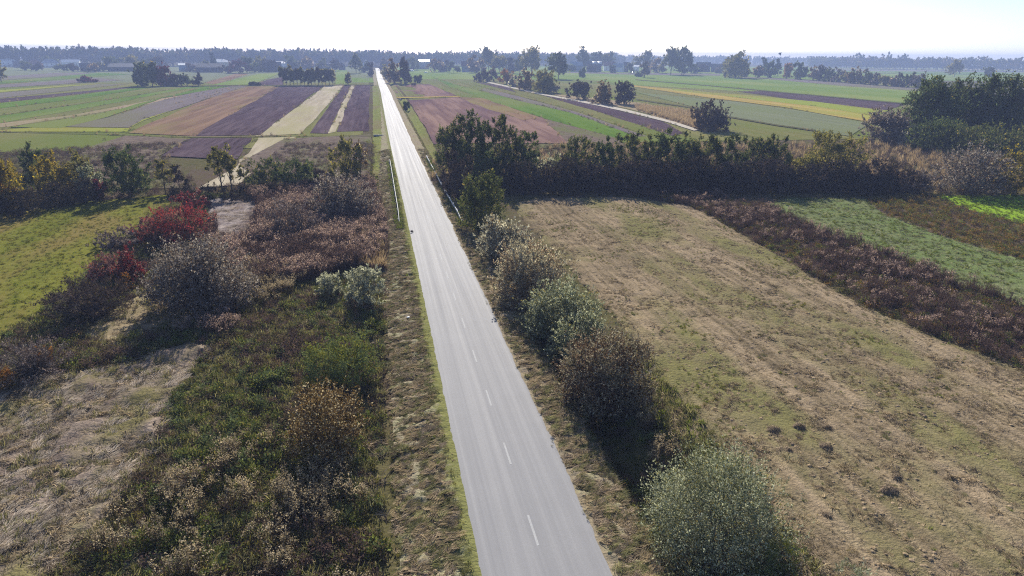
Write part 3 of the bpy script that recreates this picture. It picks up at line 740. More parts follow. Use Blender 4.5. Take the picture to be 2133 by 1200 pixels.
# left tree line
LT = [(15, 445, 318, 100, 'yellow', 'upright', 'yellow tree at the left edge of the left tree line'),
 (82, 402, 299, 80, 'darkgreen', 'upright', 'dark green tree between the two yellow ones'),
 (118, 412, 312, 84, 'yellow', 'upright', 'golden yellow tree in the left tree line'),
 (15, 440, 372, 60, 'orange', 'dome', 'orange shrub under the yellow tree at the left edge'),
 (168, 404, 308, 70, 'olive', 'upright', 'olive tree just right of the golden yellow one'),
 (192, 412, 338, 62, 'willow_green', 'dome', 'grey-green bush right of the olive tree in the left tree line'),
 (48, 452, 392, 100, 'thicket', 'dome', 'dark thicket under the yellow tree at the left edge'),
 (125, 436, 380, 90, 'thicket', 'dome', 'dark thicket under the golden yellow tree'),
 (178, 426, 372, 70, 'thicket', 'dome', 'dark thicket left of the maroon shrub'),
 (214, 416, 366, 36, 'maroon', 'dome', 'maroon shrub left of the tall dark tree'),
 (272, 412, 300, 104, 'darkgreen', 'upright', 'tall dark green tree in the middle of the left tree line'),
 (345, 404, 328, 54, 'olive', 'slim', 'thin olive tree right of the tall dark tree'),
 (376, 402, 346, 40, 'purplish', 'slim', 'small dusky tree left of the twin slim trees'),
 (463, 398, 300, 58, 'olive', 'slim', 'slim tree, left one of the twin slim trees before the ploughed strip'),
 (484, 403, 302, 40, 'olive', 'slim', 'slim tree, right one of the twin slim trees before the ploughed strip'),
 (510, 392, 338, 32, 'olive', 'slim', 'sapling right of the twin slim trees'),
 (556, 396, 326, 82, 'alder', 'dome', 'dark green bush, left of the two before the stubble strip'),
 (622, 400, 330, 96, 'darkgreen', 'dome', 'dark green bush, right of the two before the stubble strip'),
 (722, 380, 280, 80, 'olive', 'upright', 'olive multi-stemmed tree behind the large grey-brown willow'),
 (752, 372, 290, 44, 'bronze', 'slim', 'thin bronze tree nearest the road in the left tree line'),
 (400, 412, 382, 110, 'thicket', 'dome', 'low dark thicket behind the crimson round shrub'),
 (490, 418, 388, 110, 'thicket', 'dome', 'low dark thicket under the twin slim trees'),
 (580, 420, 380, 90, 'thicket', 'dome', 'low dark thicket under the two dark green bushes'),
 (668, 402, 350, 56, 'purplish', 'dome', 'dusky bush left of the olive multi-stemmed tree'),
 (-60, 470, 330, 120, 'olive', 'upright', 'olive tree beyond the left edge of the tree line')]
for (a, b, c, d, sp, kd, lb) in LT:
    nm = {'upright': 'tree', 'slim': 'slim_tree', 'dome': 'shrub'}[kd]
    plant(nm, lb, 'tree' if kd != 'dome' else 'bush', a, b, c, d, sp, kd, 'left tree line', dens=0.6 if kd == 'slim' else 1.0)
# right tree line: the alder clump by the road, then the long hedge
for (a, b, c, d, sp, kd, lb) in [
 (946, 372, 236, 96, 'alder', 'upright', 'tall alder nearest the road in the right-hand clump'),
 (990, 378, 226, 96, 'darkgreen', 'upright', 'tallest dark alder of the right-hand clump'),
 (1042, 380, 231, 76, 'alder', 'upright', 'spired alder right of the tallest one in the clump'),
 (1086, 380, 262, 84, 'darkgreen', 'upright', 'rightmost alder of the clump beside the road'),
 (955, 418, 312, 76, 'purplish', 'upright', 'small dusky tree at the foot of the alder clump'),
 (1015, 395, 300, 80, 'darkgreen', 'upright', 'dark tree in front of the tallest alder of the clump')]:
    plant('alder_tree', lb, 'tree', a, b, c, d, sp, kd, 'alder clump by the road')
plant('willow_bush', 'pale silver bush lit up behind the dark hedge near the alders', 'bush', 1152, 372, 318, 76, 'willow_silver')
UP = [(1205, 276, 66), (1258, 284, 50), (1308, 268, 60), (1350, 279, 46), (1388, 261, 68), (1432, 270, 60), (1480, 275, 60), (1520, 279, 50), (1566, 277, 62), (1608, 275, 56), (1725, 268, 100), (1665, 318, 60)]
for k_, (a, c, d) in enumerate(UP):
    plant('hedge_tree', NTH[k_] + ' upright tree from the road in the upper row of the right-hand hedge' if k_ < 10 else
          ('broad tree standing alone near the far end of the right-hand hedge' if k_ == 10 else 'low tree left of the broad lone tree in the right-hand hedge'),
          'tree', a, 385, c, d*1.55, ['alder', 'darkgreen', 'alder'][k_ % 3] if k_ < 10 else 'olive', 'upright', 'upper row of the right-hand hedge')
lowx = list(range(1075, 1880, 47))
for k_, a in enumerate(lowx):
    c = 328 + 9*math.sin(k_*2.1) + (8 if a > 1600 else 0) + (20 if a > 1780 else 0)
    plant('hedge_shrub', NTH[k_] + ' dark shrub from the road in the lower row of the right-hand hedge', 'bush', a, 403 + 2*math.sin(k_*1.3), c, 104, ['thicket', 'purplish', 'thicket', 'purplish'][k_ % 4], 'dome', 'lower row of the right-hand hedge', sink=0.1)
for (a, b, c, d, sp, kd, lb) in [
 (1830, 402, 328, 90, 'purplish', 'dome', 'brownish bush where the right-hand hedge ends'),
 (1895, 404, 345, 100, 'greybrown', 'brush', 'twiggy brown bush between the hedge end and the grey willow'),
 (2012, 408, 300, 160, 'willow_dusky', 'dome', 'broad grey willow in front of the dark grove at right'),
 (2112, 408, 314, 90, 'yellow', 'dome', 'yellowish bush at the right edge beside the broad grey willow'),
 (1845, 302, 222, 94, 'willow_dusky', 'dome', 'silvery round willow at the left end of the dark grove'),
 (1896, 310, 262, 64, 'willow', 'dome', 'small silvery bush right of the round silvery willow'),
 (1930, 300, 158, 130, 'darkgreen', 'upright', 'tall dark tree at the left of the right-hand grove'),
 (1985, 296, 162, 100, 'alder', 'upright', 'dark tree in the middle of the right-hand grove'),
 (2050, 300, 146, 110, 'darkgreen', 'upright', 'tallest dark tree of the right-hand grove'),
 (2115, 304, 162, 110, 'alder', 'upright', 'dark tree at the right edge of the right-hand grove'),
 (2180, 310, 170, 110, 'darkgreen', 'upright', 'dark tree just past the right edge of the grove'),
 (1952, 320, 246, 118, 'darkgreen', 'dome', 'smooth green dome bush before the right-hand grove'),
 (2062, 336, 260, 190, 'alder', 'dome', 'widest yellow-green dome bush before the right-hand grove'),
 (2150, 338, 262, 100, 'alder', 'dome', 'green bush at the right edge beside the widest dome bush'),
 (1480, 274, 217, 88, 'purplish', 'dome', 'lone dark round bush in the field beyond the hedge'),
 (847, 229, 208, 10, 'darkgreen', 'dome', 'tiny dark bush on the ditch edge right of the far road')]:
    plant('bush' if kd != 'upright' else 'grove_tree', lb, 'bush' if kd != 'upright' else 'tree', a, b, c, d, sp, kd, 'grove and bushes at right' if a > 1700 else None)
# bushes along the field path
for (a, b, c, d, sp, kd, lb) in [
 (1205, 208, 169, 52, 'purplish', 'dome', 'dusky bush, left one of three by the pale field path'),
 (1256, 218, 170, 46, 'bronze', 'dome', 'brownish bush, middle one of three by the pale field path'),
 (1300, 219, 166, 48, 'purplish', 'dome', 'dark bush, right one of three by the pale field path'),
 (1132, 194, 144, 56, 'olive', 'dome', 'large olive bush at the head of the pale field path'),
 (1092, 188, 146, 36, 'bronze', 'dome', 'brownish bush left of the large olive path bush'),
 (1069, 181, 151, 18, 'willow', 'dome', 'small grey bush left of the brownish path bush'),
 (1055, 175, 139, 32, 'orange', 'upright', 'orange-leaved tree at the end of the field path'),
 (1028, 170, 142, 24, 'greybrown', 'dome', 'greyish bush left of the orange-leaved tree'),
 (1006, 171, 140, 32, 'purplish', 'dome', 'dusky bush leftmost of the field path row'),
 (1153, 194, 177, 32, 'willow', 'dome', 'low grey bush at the foot of the large olive path bush'),
 (1107, 156, 103, 50, 'olive', 'tree', 'tall tree, left one of the pair behind the path bushes'),
 (1163, 165, 112, 46, 'alder', 'tree', 'tall tree, right one of the pair behind the path bushes'),
 (1213, 162, 141, 14, 'darkgreen', 'dome', 'small dark tree standing alone in the green field'),
 (1342, 162, 127, 22, 'greybrown', 'upright', 'brownish tree in front of the white garage'),
 (1330, 160, 150, 10, 'darkgreen', 'dome', 'little dark bush left of the brownish tree'),
 (1423, 157, 131, 20, 'alder', 'tree', 'small tree in front of the two tallest village trees'),
 (296, 180, 131, 44, 'darkgreen', 'upright', 'leftmost dark tree of the grove in the left fields'),
 (318, 180, 127, 38, 'alder', 'tree', 'second tree of the grove in the left fields'),
 (342, 180, 132, 44, 'maroon', 'upright', 'reddish tree of the grove in the left fields'),
 (366, 180, 152, 40, 'purplish', 'dome', 'low dusky bush right of the reddish grove tree'),
 (390, 180, 156, 26, 'darkgreen', 'dome', 'small dark bush near the right end of the left grove'),
 (414, 180, 157, 19, 'purplish', 'dome', 'round bush standing apart right of the left grove'),
 (3, 172, 127, 32, 'olive', 'tree', 'tree cut by the left edge in the far fields'),
 (180, 172, 161, 40, 'maroon', 'dome', 'low maroon shrub patch in the far left fields'),
 (532, 179, 173, 26, 'thicket', 'dome', 'low dark scrub on the headland left of the young grove'),
 (726, 177, 155, 14, 'olive', 'slim', 'sapling between the young grove and the road'),
 (822, 174, 125, 34, 'bronze', 'upright', 'brownish tree left one by the far road'),
 (844, 175, 117, 30, 'purplish', 'upright', 'tall dark tree right of the far road'),
 (806, 165, 134, 22, 'olive', 'dome', 'bush right at the edge of the far road'),
 (873, 173, 155, 19, 'darkgreen', 'dome', 'round dark bush right of the tall tree by the far road'),
 (742, 153, 115, 26, 'alder', 'tree', 'tall tree left of the white striped house by the far road'),
 (773, 158, 128, 16, 'purplish', 'upright', 'dark tree at the left edge of the far road'),
 (1532, 163, 109, 62, 'olive', 'upright', 'broad tree in front of the conifers at the right village end'),
 (1588, 158, 108, 18, 'conifer', 'conifer', 'left one of the two pointed conifers at the right village end'),
 (1620, 158, 108, 17, 'conifer', 'conifer', 'right one of the two pointed conifers at the right village end'),
 (1602, 162, 122, 28, 'darkgreen', 'upright', 'dark tree between the two pointed conifers'),
 (1578, 163, 139, 32, 'bronze', 'dome', 'brownish bush under the left conifer'),
 (1638, 164, 132, 24, 'orange', 'dome', 'orange-tinted bush right of the conifers'),
 (1662, 166, 131, 38, 'alder', 'upright', 'dark rounded tree where the far hedgerow starts'),
 (1988, 160, 127, 36, 'olive', 'tree', 'pale crowned tree rising behind the far hedgerow'),
 (2055, 165, 140, 26, 'alder', 'tree', 'small dark crowned tree rising behind the right-hand grove'),
 (1397, 156, 99, 40, 'alder', 'tree', 'left one of the two tallest village trees'),
 (1420, 156, 102, 44, 'darkgreen', 'tree', 'right one of the two tallest village trees'),
 (1213, 148, 101, 34, 'alder', 'tree', 'tall loose tree behind the dark barn with skylights'),
 (1242, 146, 109, 34, 'darkgreen', 'tree', 'round tree right of the tall loose one behind the village'),
 (1268, 146, 110, 36, 'alder', 'tree', 'round tree above the pinkish house'),
 (1347, 148, 106, 28, 'alder', 'tree', 'tall tree above the white garage'),
 (1330, 148, 113, 24, 'olive', 'tree', 'tree left of the tall one above the white garage'),
 (1018, 150, 100, 40, 'alder', 'tree', 'big tree at the forest edge above the reddish-roofed house')]:
    nm = 'conifer_tree' if kd == 'conifer' else ('field_bush' if kd == 'dome' else 'field_tree')
    plant(nm, lb, 'bush' if kd == 'dome' else 'tree', a, b, c, d, sp, kd)
# the row of young trees at the end of the ploughed strips
for k_ in range(15):
    a = 590 + k_*7.4
    plant('young_tree', NTH[k_] + ' young tree from the left in the tight row behind the ploughed strips', 'tree', a, 178.5, 143 + 2.5*math.sin(k_*2.3), 15, ['alder', 'purplish', 'olive'][k_ % 3], 'tree', 'young grove behind the ploughed strips', dens=1.1)
# far hedgerow on the right
rsH = np.random.RandomState(5)
for k_ in range(15):
    a = 1694 + k_*16.5
    plant('hedgerow_bush', NTH[k_] + ' bush from the left in the far hedgerow on the right', 'bush', a, 168 + k_*1.25, 141 + k_*1.2 + rsH.uniform(-5, 5), rsH.uniform(22, 34), ['bronze', 'purplish', 'alder', 'greybrown', 'olive'][k_ % 5], 'dome', 'far hedgerow on the right')
# trees between the village houses, left to right
vt = [(52,147,127,20,0),(78,148,134,16,2),(106,140,118,26,1),(132,148,136,18,0),(152,150,134,16,2),(196,151,136,18,4),(214,149,127,24,3),(232,148,120,26,1),(262,146,122,22,0),(278,147,117,26,3),(305,146,120,24,1),(330,147,121,24,2),(400,150,132,22,5),(424,149,128,20,0),(447,148,112,22,6),(470,152,138,16,2),(498,153,127,30,7),(520,152,122,26,1),(540,150,118,24,3),(566,150,126,20,2),(610,147,115,26,1),(640,146,119,22,4),(672,148,124,20,0),(700,149,126,16,2),(760,151,127,14,1),(800,147,124,18,5),(860,147,120,22,0),(905,150,124,26,4),(925,150,128,24,2),(945,152,131,20,1),(992,152,118,30,4),(1040,152,117,30,3),(1062,152,122,24,2),(1082,154,118,22,0),(1190,150,133,14,1),(1232,151,138,12,2),(1275,152,137,14,1),(1312,153,133,14,0),(1366,152,121,24,4),(1380,153,131,18,3),(1440,153,128,22,1),(1462,152,136,18,2),(1500,153,134,16,5),(1514,156,126,20,0)]
VS = ['alder', 'darkgreen', 'purplish', 'olive', 'bronze', 'greybrown', 'conifer', 'maroon']
VD = ['mid green', 'dark green', 'dusky', 'olive', 'bronze', 'grey-brown', 'dark pointed', 'maroon']
vt.sort()
for k_, (a, b, c, d, q) in enumerate(vt):
    side = a < 783
    idx = k_ if side else k_ - sum(1 for e in vt if e[0] < 783)
    plant('village_tree', '%s village tree, %s from the %s among the houses %s of the far road' % (VD[q], NTH[idx], 'left' if side else 'road', 'left' if side else 'right'), 'tree', a, b, c, d*1.45, VS[q], 'conifer' if q == 6 else ['upright', 'tree'][k_ % 2], 'trees among the village houses')

# ------------------------------------------------------------------ scattered ground cover (stuff)
def proto(name, parts, mats):
    """parts: list of (V, F(quads), material index)"""
    V, F = merge([(v, f) for v, f, _ in parts])
    mi = np.concatenate([np.full(len(f), m) for _, f, m in parts])
    me = build_mesh(name, V, F, mats, mi)
    return bpy.data.objects.new(name, me)
def blades(rs, n, rad, ln, wd, el0, el1, bend=0.3):
    """n grass blades as two-segment strips"""
    a = rs.uniform(0, 6.283, n); q = rad*np.sqrt(rs.uniform(0, 1, n))
    B = np.stack([np.cos(a)*q, np.sin(a)*q, np.zeros(n)], -1)
    ya = rs.uniform(0, 6.283, n); e = rs.uniform(el0, el1, n)
    D = np.stack([np.cos(ya)*np.cos(e), np.sin(ya)*np.cos(e), np.sin(e)], -1)
    S = np.stack([-np.sin(ya), np.cos(ya), np.zeros(n)], -1)
    l = (ln*rs.uniform(0.6, 1.3, n))[:, None]; w_ = wd*rs.uniform(0.7, 1.3, (n, 1))
    Mx = B + D*l*0.55
    T = Mx + (D*[1, 1, 1] + np.array([0, 0, -bend]))*l*0.45
    T[:, 2] = np.maximum(T[:, 2], 0.01)
    V = np.stack([B - S*w_/2, B + S*w_/2, Mx + S*w_*0.45, Mx - S*w_*0.45, T + S*w_*0.12, T - S*w_*0.12], 1).reshape(-1, 3)
    k = np.arange(n)[:, None]*6
    F = np.concatenate([k + [0, 1, 2, 3], k + [3, 2, 4, 5]]).astype(np.int32)
    return V, F
def goldenrod(rs, h, nst, spread, plume_n, leafn, plume=0.09):
    st = []; lf = []; pl = []
    for i in range(nst):
        a = rs.uniform(0, 6.28); q = spread*math.sqrt(rs.uniform(0, 1)); b = np.array([math.cos(a)*q, math.sin(a)*q, 0])
        t = b + np.array([math.cos(a)*0.12 + rs.normal(0, .06), math.sin(a)*0.12 + rs.normal(0, .06), h*rs.uniform(0.75, 1.1)])
        st.append(tube([b, (b + t)/2, t], [0.012, 0.010, 0.006], 3))
        tt = rs.uniform(0.1, 0.85, leafn)[:, None]
        P = b + (t - b)*tt
        D = unit(rs.normal(0, 1, (leafn, 3))*[1, 1, 0.4] + [0, 0, 0.1])
        lf.append(leaves(rs, P, D, 0.13, 0.3))
        P = t + rs.normal(0, 1, (plume_n, 3))*[0.075, 0.075, 0.085] - [0, 0, 0.05]
        pl.append(leaves(rs, P, unit(rs.normal(0, 1, (plume_n, 3)) + [0, 0, .5]), plume, 0.7))
    return [(*merge(st), 0), (*merge(lf), 1), (*merge(pl), 2)]
def herb(rs, r, h, n, leaf):
    d = unit(rs.normal(0, 1, (n, 3))); d[:, 2] = np.abs(d[:, 2])
    P = d*[r, r, h]*rs.uniform(0.35, 1, (n, 1))
    return [(*leaves(rs, P, unit(d + [0, 0, .4]), leaf, 0.5), 0)]
def grass_mat(name, c1, c2, trans=0.25):
    return leaf_mat(name, c1, c2, trans=trans, rough=0.5, spec=0.35)
S_STEM = plain('dry_stems', (0.10, 0.065, 0.045), 0.8, 0.2, 0.3, 6)
S_DLEAF = leaf_mat('withered_leaves', (0.085, 0.066, 0.042), (0.20, 0.155, 0.098), trans=0.2)
S_DLEAF2 = leaf_mat('purplish_withered_leaves', (0.078, 0.050, 0.050), (0.185, 0.125, 0.115), trans=0.2)
S_PLUME = leaf_mat('seed_plumes', (0.22, 0.175, 0.12), (0.56, 0.48, 0.36), trans=0.28, gam=1.4)
S_PLUME2 = leaf_mat('grey_plumes', (0.203, 0.142, 0.142), (0.446, 0.351, 0.331), trans=0.35, rough=0.6, spec=0.3)
S_GREEN = leaf_mat('herb_leaves', (0.062, 0.085, 0.026), (0.19, 0.215, 0.066), (0.26, 0.21, 0.07), 0.08, trans=0.28)
S_GREEN2 = leaf_mat('cool_herb_leaves', (0.068, 0.095, 0.048), (0.18, 0.225, 0.12), trans=0.25)
S_BROWN = leaf_mat('brown_herb_leaves', (0.075, 0.058, 0.042), (0.19, 0.145, 0.10), trans=0.2)
S_PURP = leaf_mat('purplish_herb_leaves', (0.081, 0.054, 0.057), (0.189, 0.135, 0.135), trans=0.2)
S_RUST = leaf_mat('rusty_herb_leaves', (0.135, 0.074, 0.030), (0.324, 0.203, 0.068), (0.135, 0.149, 0.041), 0.25, trans=0.28)
S_HAY = grass_mat('hay_blades', (0.19, 0.148, 0.088), (0.43, 0.34, 0.22), 0.2)
S_HAY2 = grass_mat('brown_hay_blades', (0.17, 0.132, 0.095), (0.44, 0.355, 0.26), 0.2)
S_STRAW = grass_mat('bleached_blades', (0.24, 0.195, 0.16), (0.60, 0.52, 0.44), 0.3)
S_REED = grass_mat('reed_blades', (0.26, 0.19, 0.12), (0.50, 0.40, 0.28), 0.3)
S_GRASS = grass_mat('green_blades', (0.08, 0.11, 0.02), (0.19, 0.22, 0.045), 0.35)
S_GRASS2 = grass_mat('yellowish_blades', (0.13, 0.125, 0.03), (0.25, 0.22, 0.065), 0.35)
S_OLIVE = grass_mat('olive_blades', (0.125, 0.125, 0.055), (0.31, 0.29, 0.15), 0.3)
S_CUT = grass_mat('pale_cut_blades', (0.20, 0.21, 0.11), (0.40, 0.39, 0.25), 0.3)
rp = np.random.RandomState(77)
PR = {}
def reg(key, *objs): PR[key] = list(objs)
reg('hay', *[proto('hay_tuft', [(*blades(rp, 26, 0.22, 0.34, 0.026, 0.05, 0.6, 0.5), 0)], [S_HAY]) for _ in range(3)])
reg('hay2', *[proto('brown_hay_tuft', [(*blades(rp, 26, 0.20, 0.32, 0.028, 0.05, 0.7, 0.5), 0)], [S_HAY2]) for _ in range(3)])
reg('grass', *[proto('grass_tuft', [(*blades(rp, 24, 0.18, 0.26, 0.024, 0.6, 1.4, 0.4), 0)], [S_GRASS]) for _ in range(3)])
reg('grass2', *[proto('yellowish_grass_tuft', [(*blades(rp, 24, 0.18, 0.24, 0.024, 0.5, 1.4, 0.4), 0)], [S_GRASS2]) for _ in range(3)])
reg('olive', *[proto('olive_grass_tuft', [(*blades(rp, 26, 0.2, 0.34, 0.024, 0.4, 1.4, 0.5), 0)], [S_OLIVE]) for _ in range(3)])
reg('cut', *[proto('cut_grass_tuft', [(*blades(rp, 22, 0.2, 0.28, 0.026, 0.05, 0.7, 0.4), 0)], [S_CUT]) for _ in range(3)])
reg('straw', *[proto('bleached_tuft', [(*blades(rp, 30, 0.16, 0.75, 0.024, 0.08, 0.75, 0.5), 0)], [S_STRAW]) for _ in range(3)])
reg('reed', *[proto('reed_clump', [(*blades(rp, 34, 0.25, 1.1, 0.03, 1.0, 1.5, 0.35), 0)], [S_REED]) for _ in range(3)])
reg('rod', *[proto('goldenrod', goldenrod(rp, 1.15, 8, 0.34, 18, 9, 0.07), [S_STEM, S_DLEAF, S_PLUME]) for _ in range(4)])
reg('rod2', *[proto('grey_goldenrod', goldenrod(rp, 1.2, 8, 0.38, 11, 11, 0.10), [S_STEM, S_DLEAF2, S_PLUME2]) for _ in range(4)])
reg('stalk', *[proto('bare_stalks', goldenrod(rp, 1.1, 10, 0.36, 3, 13, 0.08), [S_STEM, S_DLEAF2, S_DLEAF2]) for _ in range(4)])
reg('herb', *[proto('green_herb', herb(rp, 0.42, 0.5, 110, 0.12), [S_GREEN]) for _ in range(4)])
reg('herb2', *[proto('cool_herb', herb(rp, 0.40, 0.5, 110, 0.11), [S_GREEN2]) for _ in range(4)])
reg('brown', *[proto('brown_herb', herb(rp, 0.42, 0.55, 100, 0.11), [S_BROWN]) for _ in range(4)])
reg('purp', *[proto('purplish_herb', herb(rp, 0.42, 0.55, 100, 0.11), [S_PURP]) for _ in range(4)])
reg('rust', *[proto('rusty_herb', herb(rp, 0.42, 0.5, 100, 0.12), [S_RUST]) for _ in range(4)])

def lump(rs, r, h, nb):
    V = []
    for j in range(4):
        f = j/3
        for i in range(9):
            a = i/9*6.283; q = r*math.cos(f*1.5)*(1 + rs.uniform(-.28, .28))
            V.append((math.cos(a)*q, math.sin(a)*q, h*math.sin(f*1.57)*(1 + rs.uniform(-.25, .2)) - 0.05*(j == 0)))
    F = [(j*9 + i, j*9 + (i+1) % 9, (j+1)*9 + (i+1) % 9, (j+1)*9 + i) for j in range(3) for i in range(9)]
    Vb, Fb = blades(rs, nb, r, r*1.5, 0.018, 0.0, 0.7, 0.4); Vb[:, 2] += h*0.5
    return [(np.array(V), np.array(F), 0), (Vb, Fb, 1)]
def swath(rs, n, ln):
    V, F = blades(rs, n, 0.22, ln, 0.022, 0.05, 0.35, 0.3)
    B = V.reshape(-1, 6, 3).copy(); c = B[:, :2].mean(1, keepdims=True)
    a = rs.normal(0, 0.28, len(B))                        # comb the blades one way
    D = B - c; ya = np.arctan2(D[:, 4, 1], D[:, 4, 0]); t = a - ya
    R_ = np.stack([np.cos(t), -np.sin(t), np.sin(t), np.cos(t)], -1).reshape(-1, 2, 2)
    D[:, :, :2] = np.einsum('nij,nkj->nki', R_, D[:, :, :2])
    return [((c + D).reshape(-1, 3), F, 0)]
LUMP_H, LUMP_B, LUMP_O = plain('hay_lump', (0.31, 0.235, 0.15), 1.0, 0.0, 0.35, 14), plain('brown_hay_lump', (0.25, 0.19, 0.13), 1.0, 0.0, 0.35, 14), plain('grassy_lump', (0.26, 0.245, 0.14), 1.0, 0.0, 0.35, 14)
reg('lump', *[proto('hay_lump', lump(rp, 0.16, 0.11, 14), [LUMP_H, S_HAY]) for _ in range(4)])
reg('lump2', *[proto('brown_hay_lump', lump(rp, 0.16, 0.12, 14), [LUMP_B, S_HAY2]) for _ in range(4)])
reg('lump3', *[proto('grassy_lump', lump(rp, 0.16, 0.11, 16), [LUMP_O, S_OLIVE]) for _ in range(4)])
reg('swath', *[proto('straw_swath', swath(rp, 40, 0.5), [grass_mat('pale_straw', (0.30, 0.245, 0.195), (0.70, 0.62, 0.53), 0.2)]) for _ in range(4)])
reg('windrow', *[proto('mown_swath', swath(rp, 34, 0.30), [S_HAY2]) for _ in range(3)])
reg('windrow2', *[proto('olive_swath', swath(rp, 34, 0.30), [S_OLIVE]) for _ in range(3)])
reg('windrow3', *[proto('hay_swath', swath(rp, 34, 0.30), [S_HAY]) for _ in range(3)])
def scatter(name, label, cat, pts, scale, key, rs, tilt=0.25, zscale=None, ln=0.0, rotz=None):
    """one object that carries many alike little plants of the given kind(s) as instances"""
    n = len(pts)
    objs = [o for k_ in (key if isinstance(key, (list, tuple)) else [key]) for o in PR[k_]]
    z = height(pts[:, 0], pts[:, 1]) + ln
    me = bpy.data.meshes.new(name)
    me.vertices.add(n)
    me.vertices.foreach_set('co', np.column_stack([pts, z]).astype(np.float32).ravel())
    rot = np.column_stack([rs.normal(0, tilt, n), rs.normal(0, tilt, n), rs.uniform(0, 6.283, n) if rotz is None else rs.normal(rotz, 0.35, n)]).astype(np.float32)
    sc = np.repeat(np.asarray(scale, float)[:, None], 3, 1)*rs.uniform(0.85, 1.15, (n, 3))
    if zscale is not None: sc[:, 2] *= zscale
    for nm, typ, arr in (('rot', 'FLOAT_VECTOR', rot), ('scl', 'FLOAT_VECTOR', sc.astype(np.float32))):
        at = me.attributes.new(nm, typ, 'POINT'); at.data.foreach_set('vector', arr.ravel())
    at = me.attributes.new('idx', 'INT', 'POINT'); at.data.foreach_set('value', rs.randint(0, len(objs), n).astype(np.int32))
    o = link(name, me)
    tag(o, label, cat, kind='stuff')
    ng = bpy.data.node_groups.new(name + '_scatter', 'GeometryNodeTree')
    ng.interface.new_socket('Geometry', in_out='INPUT', socket_type='NodeSocketGeometry')
    ng.interface.new_socket('Geometry', in_out='OUTPUT', socket_type='NodeSocketGeometry')
    N = ng.nodes; K = ng.links
    gi = N.new('NodeGroupInput'); go = N.new('NodeGroupOutput')
    def attr(nm, t):
        a = N.new('GeometryNodeInputNamedAttribute'); a.data_type = t; a.inputs['Name'].default_value = nm
        return a.outputs['Attribute']
    gg = N.new('GeometryNodeGeometryToInstance')
    for ob in reversed(objs):
        oi = N.new('GeometryNodeObjectInfo'); oi.inputs['Object'].default_value = ob
        K.new(oi.outputs['Geometry'], gg.inputs[0])
    ip = N.new('GeometryNodeInstanceOnPoints')
    K.new(gi.outputs[0], ip.inputs['Points']); K.new(gg.outputs[0], ip.inputs['Instance'])
    ip.inputs['Pick Instance'].default_value = True
    K.new(attr('idx', 'INT'), ip.inputs['Instance Index'])
    er = N.new('FunctionNodeEulerToRotation'); K.new(attr('rot', 'FLOAT_VECTOR'), er.inputs[0])
    K.new(er.outputs[0], ip.inputs['Rotation']); K.new(attr('scl', 'FLOAT_VECTOR'), ip.inputs['Scale'])
    K.new(ip.outputs[0], go.inputs[0])
    md = o.modifiers.new('scatter', 'NODES'); md.node_group = ng
    return o
def pick(P, dens, rs, mask=None, lim=None):
    """random points in polygon P, dens per square metre; mask(x,y) gives the chance to stay"""
    P = np.asarray(P); lo, hi = P.min(0), P.max(0)
    if lim: lo = np.maximum(lo, lim[0]); hi = np.minimum(hi, lim[1])
    n = int(dens*(hi[0]-lo[0])*(hi[1]-lo[1]))
    x = rs.uniform(lo[0], hi[0], n); y = rs.uniform(lo[1], hi[1], n)
    k = inside(P, x, y)
    # out of sight of the photo and well beyond its frame: not needed
    x, y = x[k], y[k]
    v = np.column_stack([x, y, np.full(len(x), GZ)]) - CAM
    dz = v @ fwd; sx = (v @ rgt)/dz*FPX; sy = (v @ upv)/dz*FPX
    k = (dz > 0) & (np.abs(sx) < 1330) & (sy > -800)
    x, y = x[k], y[k]
    if mask is not None:
        k = rs.uniform(0, 1, len(x)) < mask(x, y); x, y = x[k], y[k]
    return np.column_stack([x, y])
def nz(s, seed, a, b): return lambda x, y: sstep(a, b, fbm(x, y, s, seed))
rs = np.random.RandomState(9)
BARE = [POLY['dry'], POLY['clear'], POLY['bare'], POLY['meadow']]
def notin(polys, x, y):
    k = np.ones(len(x), bool)
    for p in polys: k &= ~inside(p, x, y)
    return k
# left scrub: everything between the meadow and the verge
SCRUB = GP((-420, 900), (0, 702), (60, 665), (120, 630), (195, 555), (235, 510), (300, 475), (345, 425), (440, 405), (640, 395), (780, 372), (800, 470), (800, 600), (800, 800), (795, 1000), (790, 1330), (-420, 1330))
UPPER = GP((430, 560), (440, 450), (520, 410), (640, 395), (776, 385), (800, 470), (805, 545), (640, 590), (545, 600))
LOWER = [p for p in SCRUB]
def low_mask(x, y, p=1.0): return p*(~inside(UPPER, x, y))*notin(BARE, x, y)
p = pick(SCRUB, 4.5, rs, lambda x, y: low_mask(x, y)*np.clip(nz(5, 61, 0.35, 0.6)(x, y) + 0.2, 0, 1))
scatter('green_herbs', 'low green herbs covering the rough ground left of the road', 'weeds', p, rs.uniform(0.5, 1.1, len(p))*np.clip(0.35 + 1.3*fbm(p[:, 0], p[:, 1], 2.2, 211), 0.4, 1.7), ['herb', 'herb2', 'herb'], rs)
p = pick(SCRUB, 5.0, rs, lambda x, y: low_mask(x, y)*np.clip(1.1 - nz(5, 61, 0.35, 0.6)(x, y), 0, 1))
scatter('brown_herbs', 'withered brown herbs between the green ones left of the road', 'weeds', p, rs.uniform(0.5, 1.1, len(p))*np.clip(0.35 + 1.3*fbm(p[:, 0], p[:, 1], 2.2, 212), 0.4, 1.7), ['brown', 'purp'], rs)
p = pick(SCRUB, 6.5, rs, lambda x, y: low_mask(x, y))
scatter('rough_grass', 'rough olive grass among the herbs left of the road', 'grass', p, rs.uniform(0.8, 1.7, len(p)), ['olive', 'olive', 'hay2', 'grass2', 'olive'], rs)
RODS = GP((90, 1330), (180, 1140), (330, 1030), (370, 950), (480, 900), (620, 940), (790, 1000), (795, 1330))
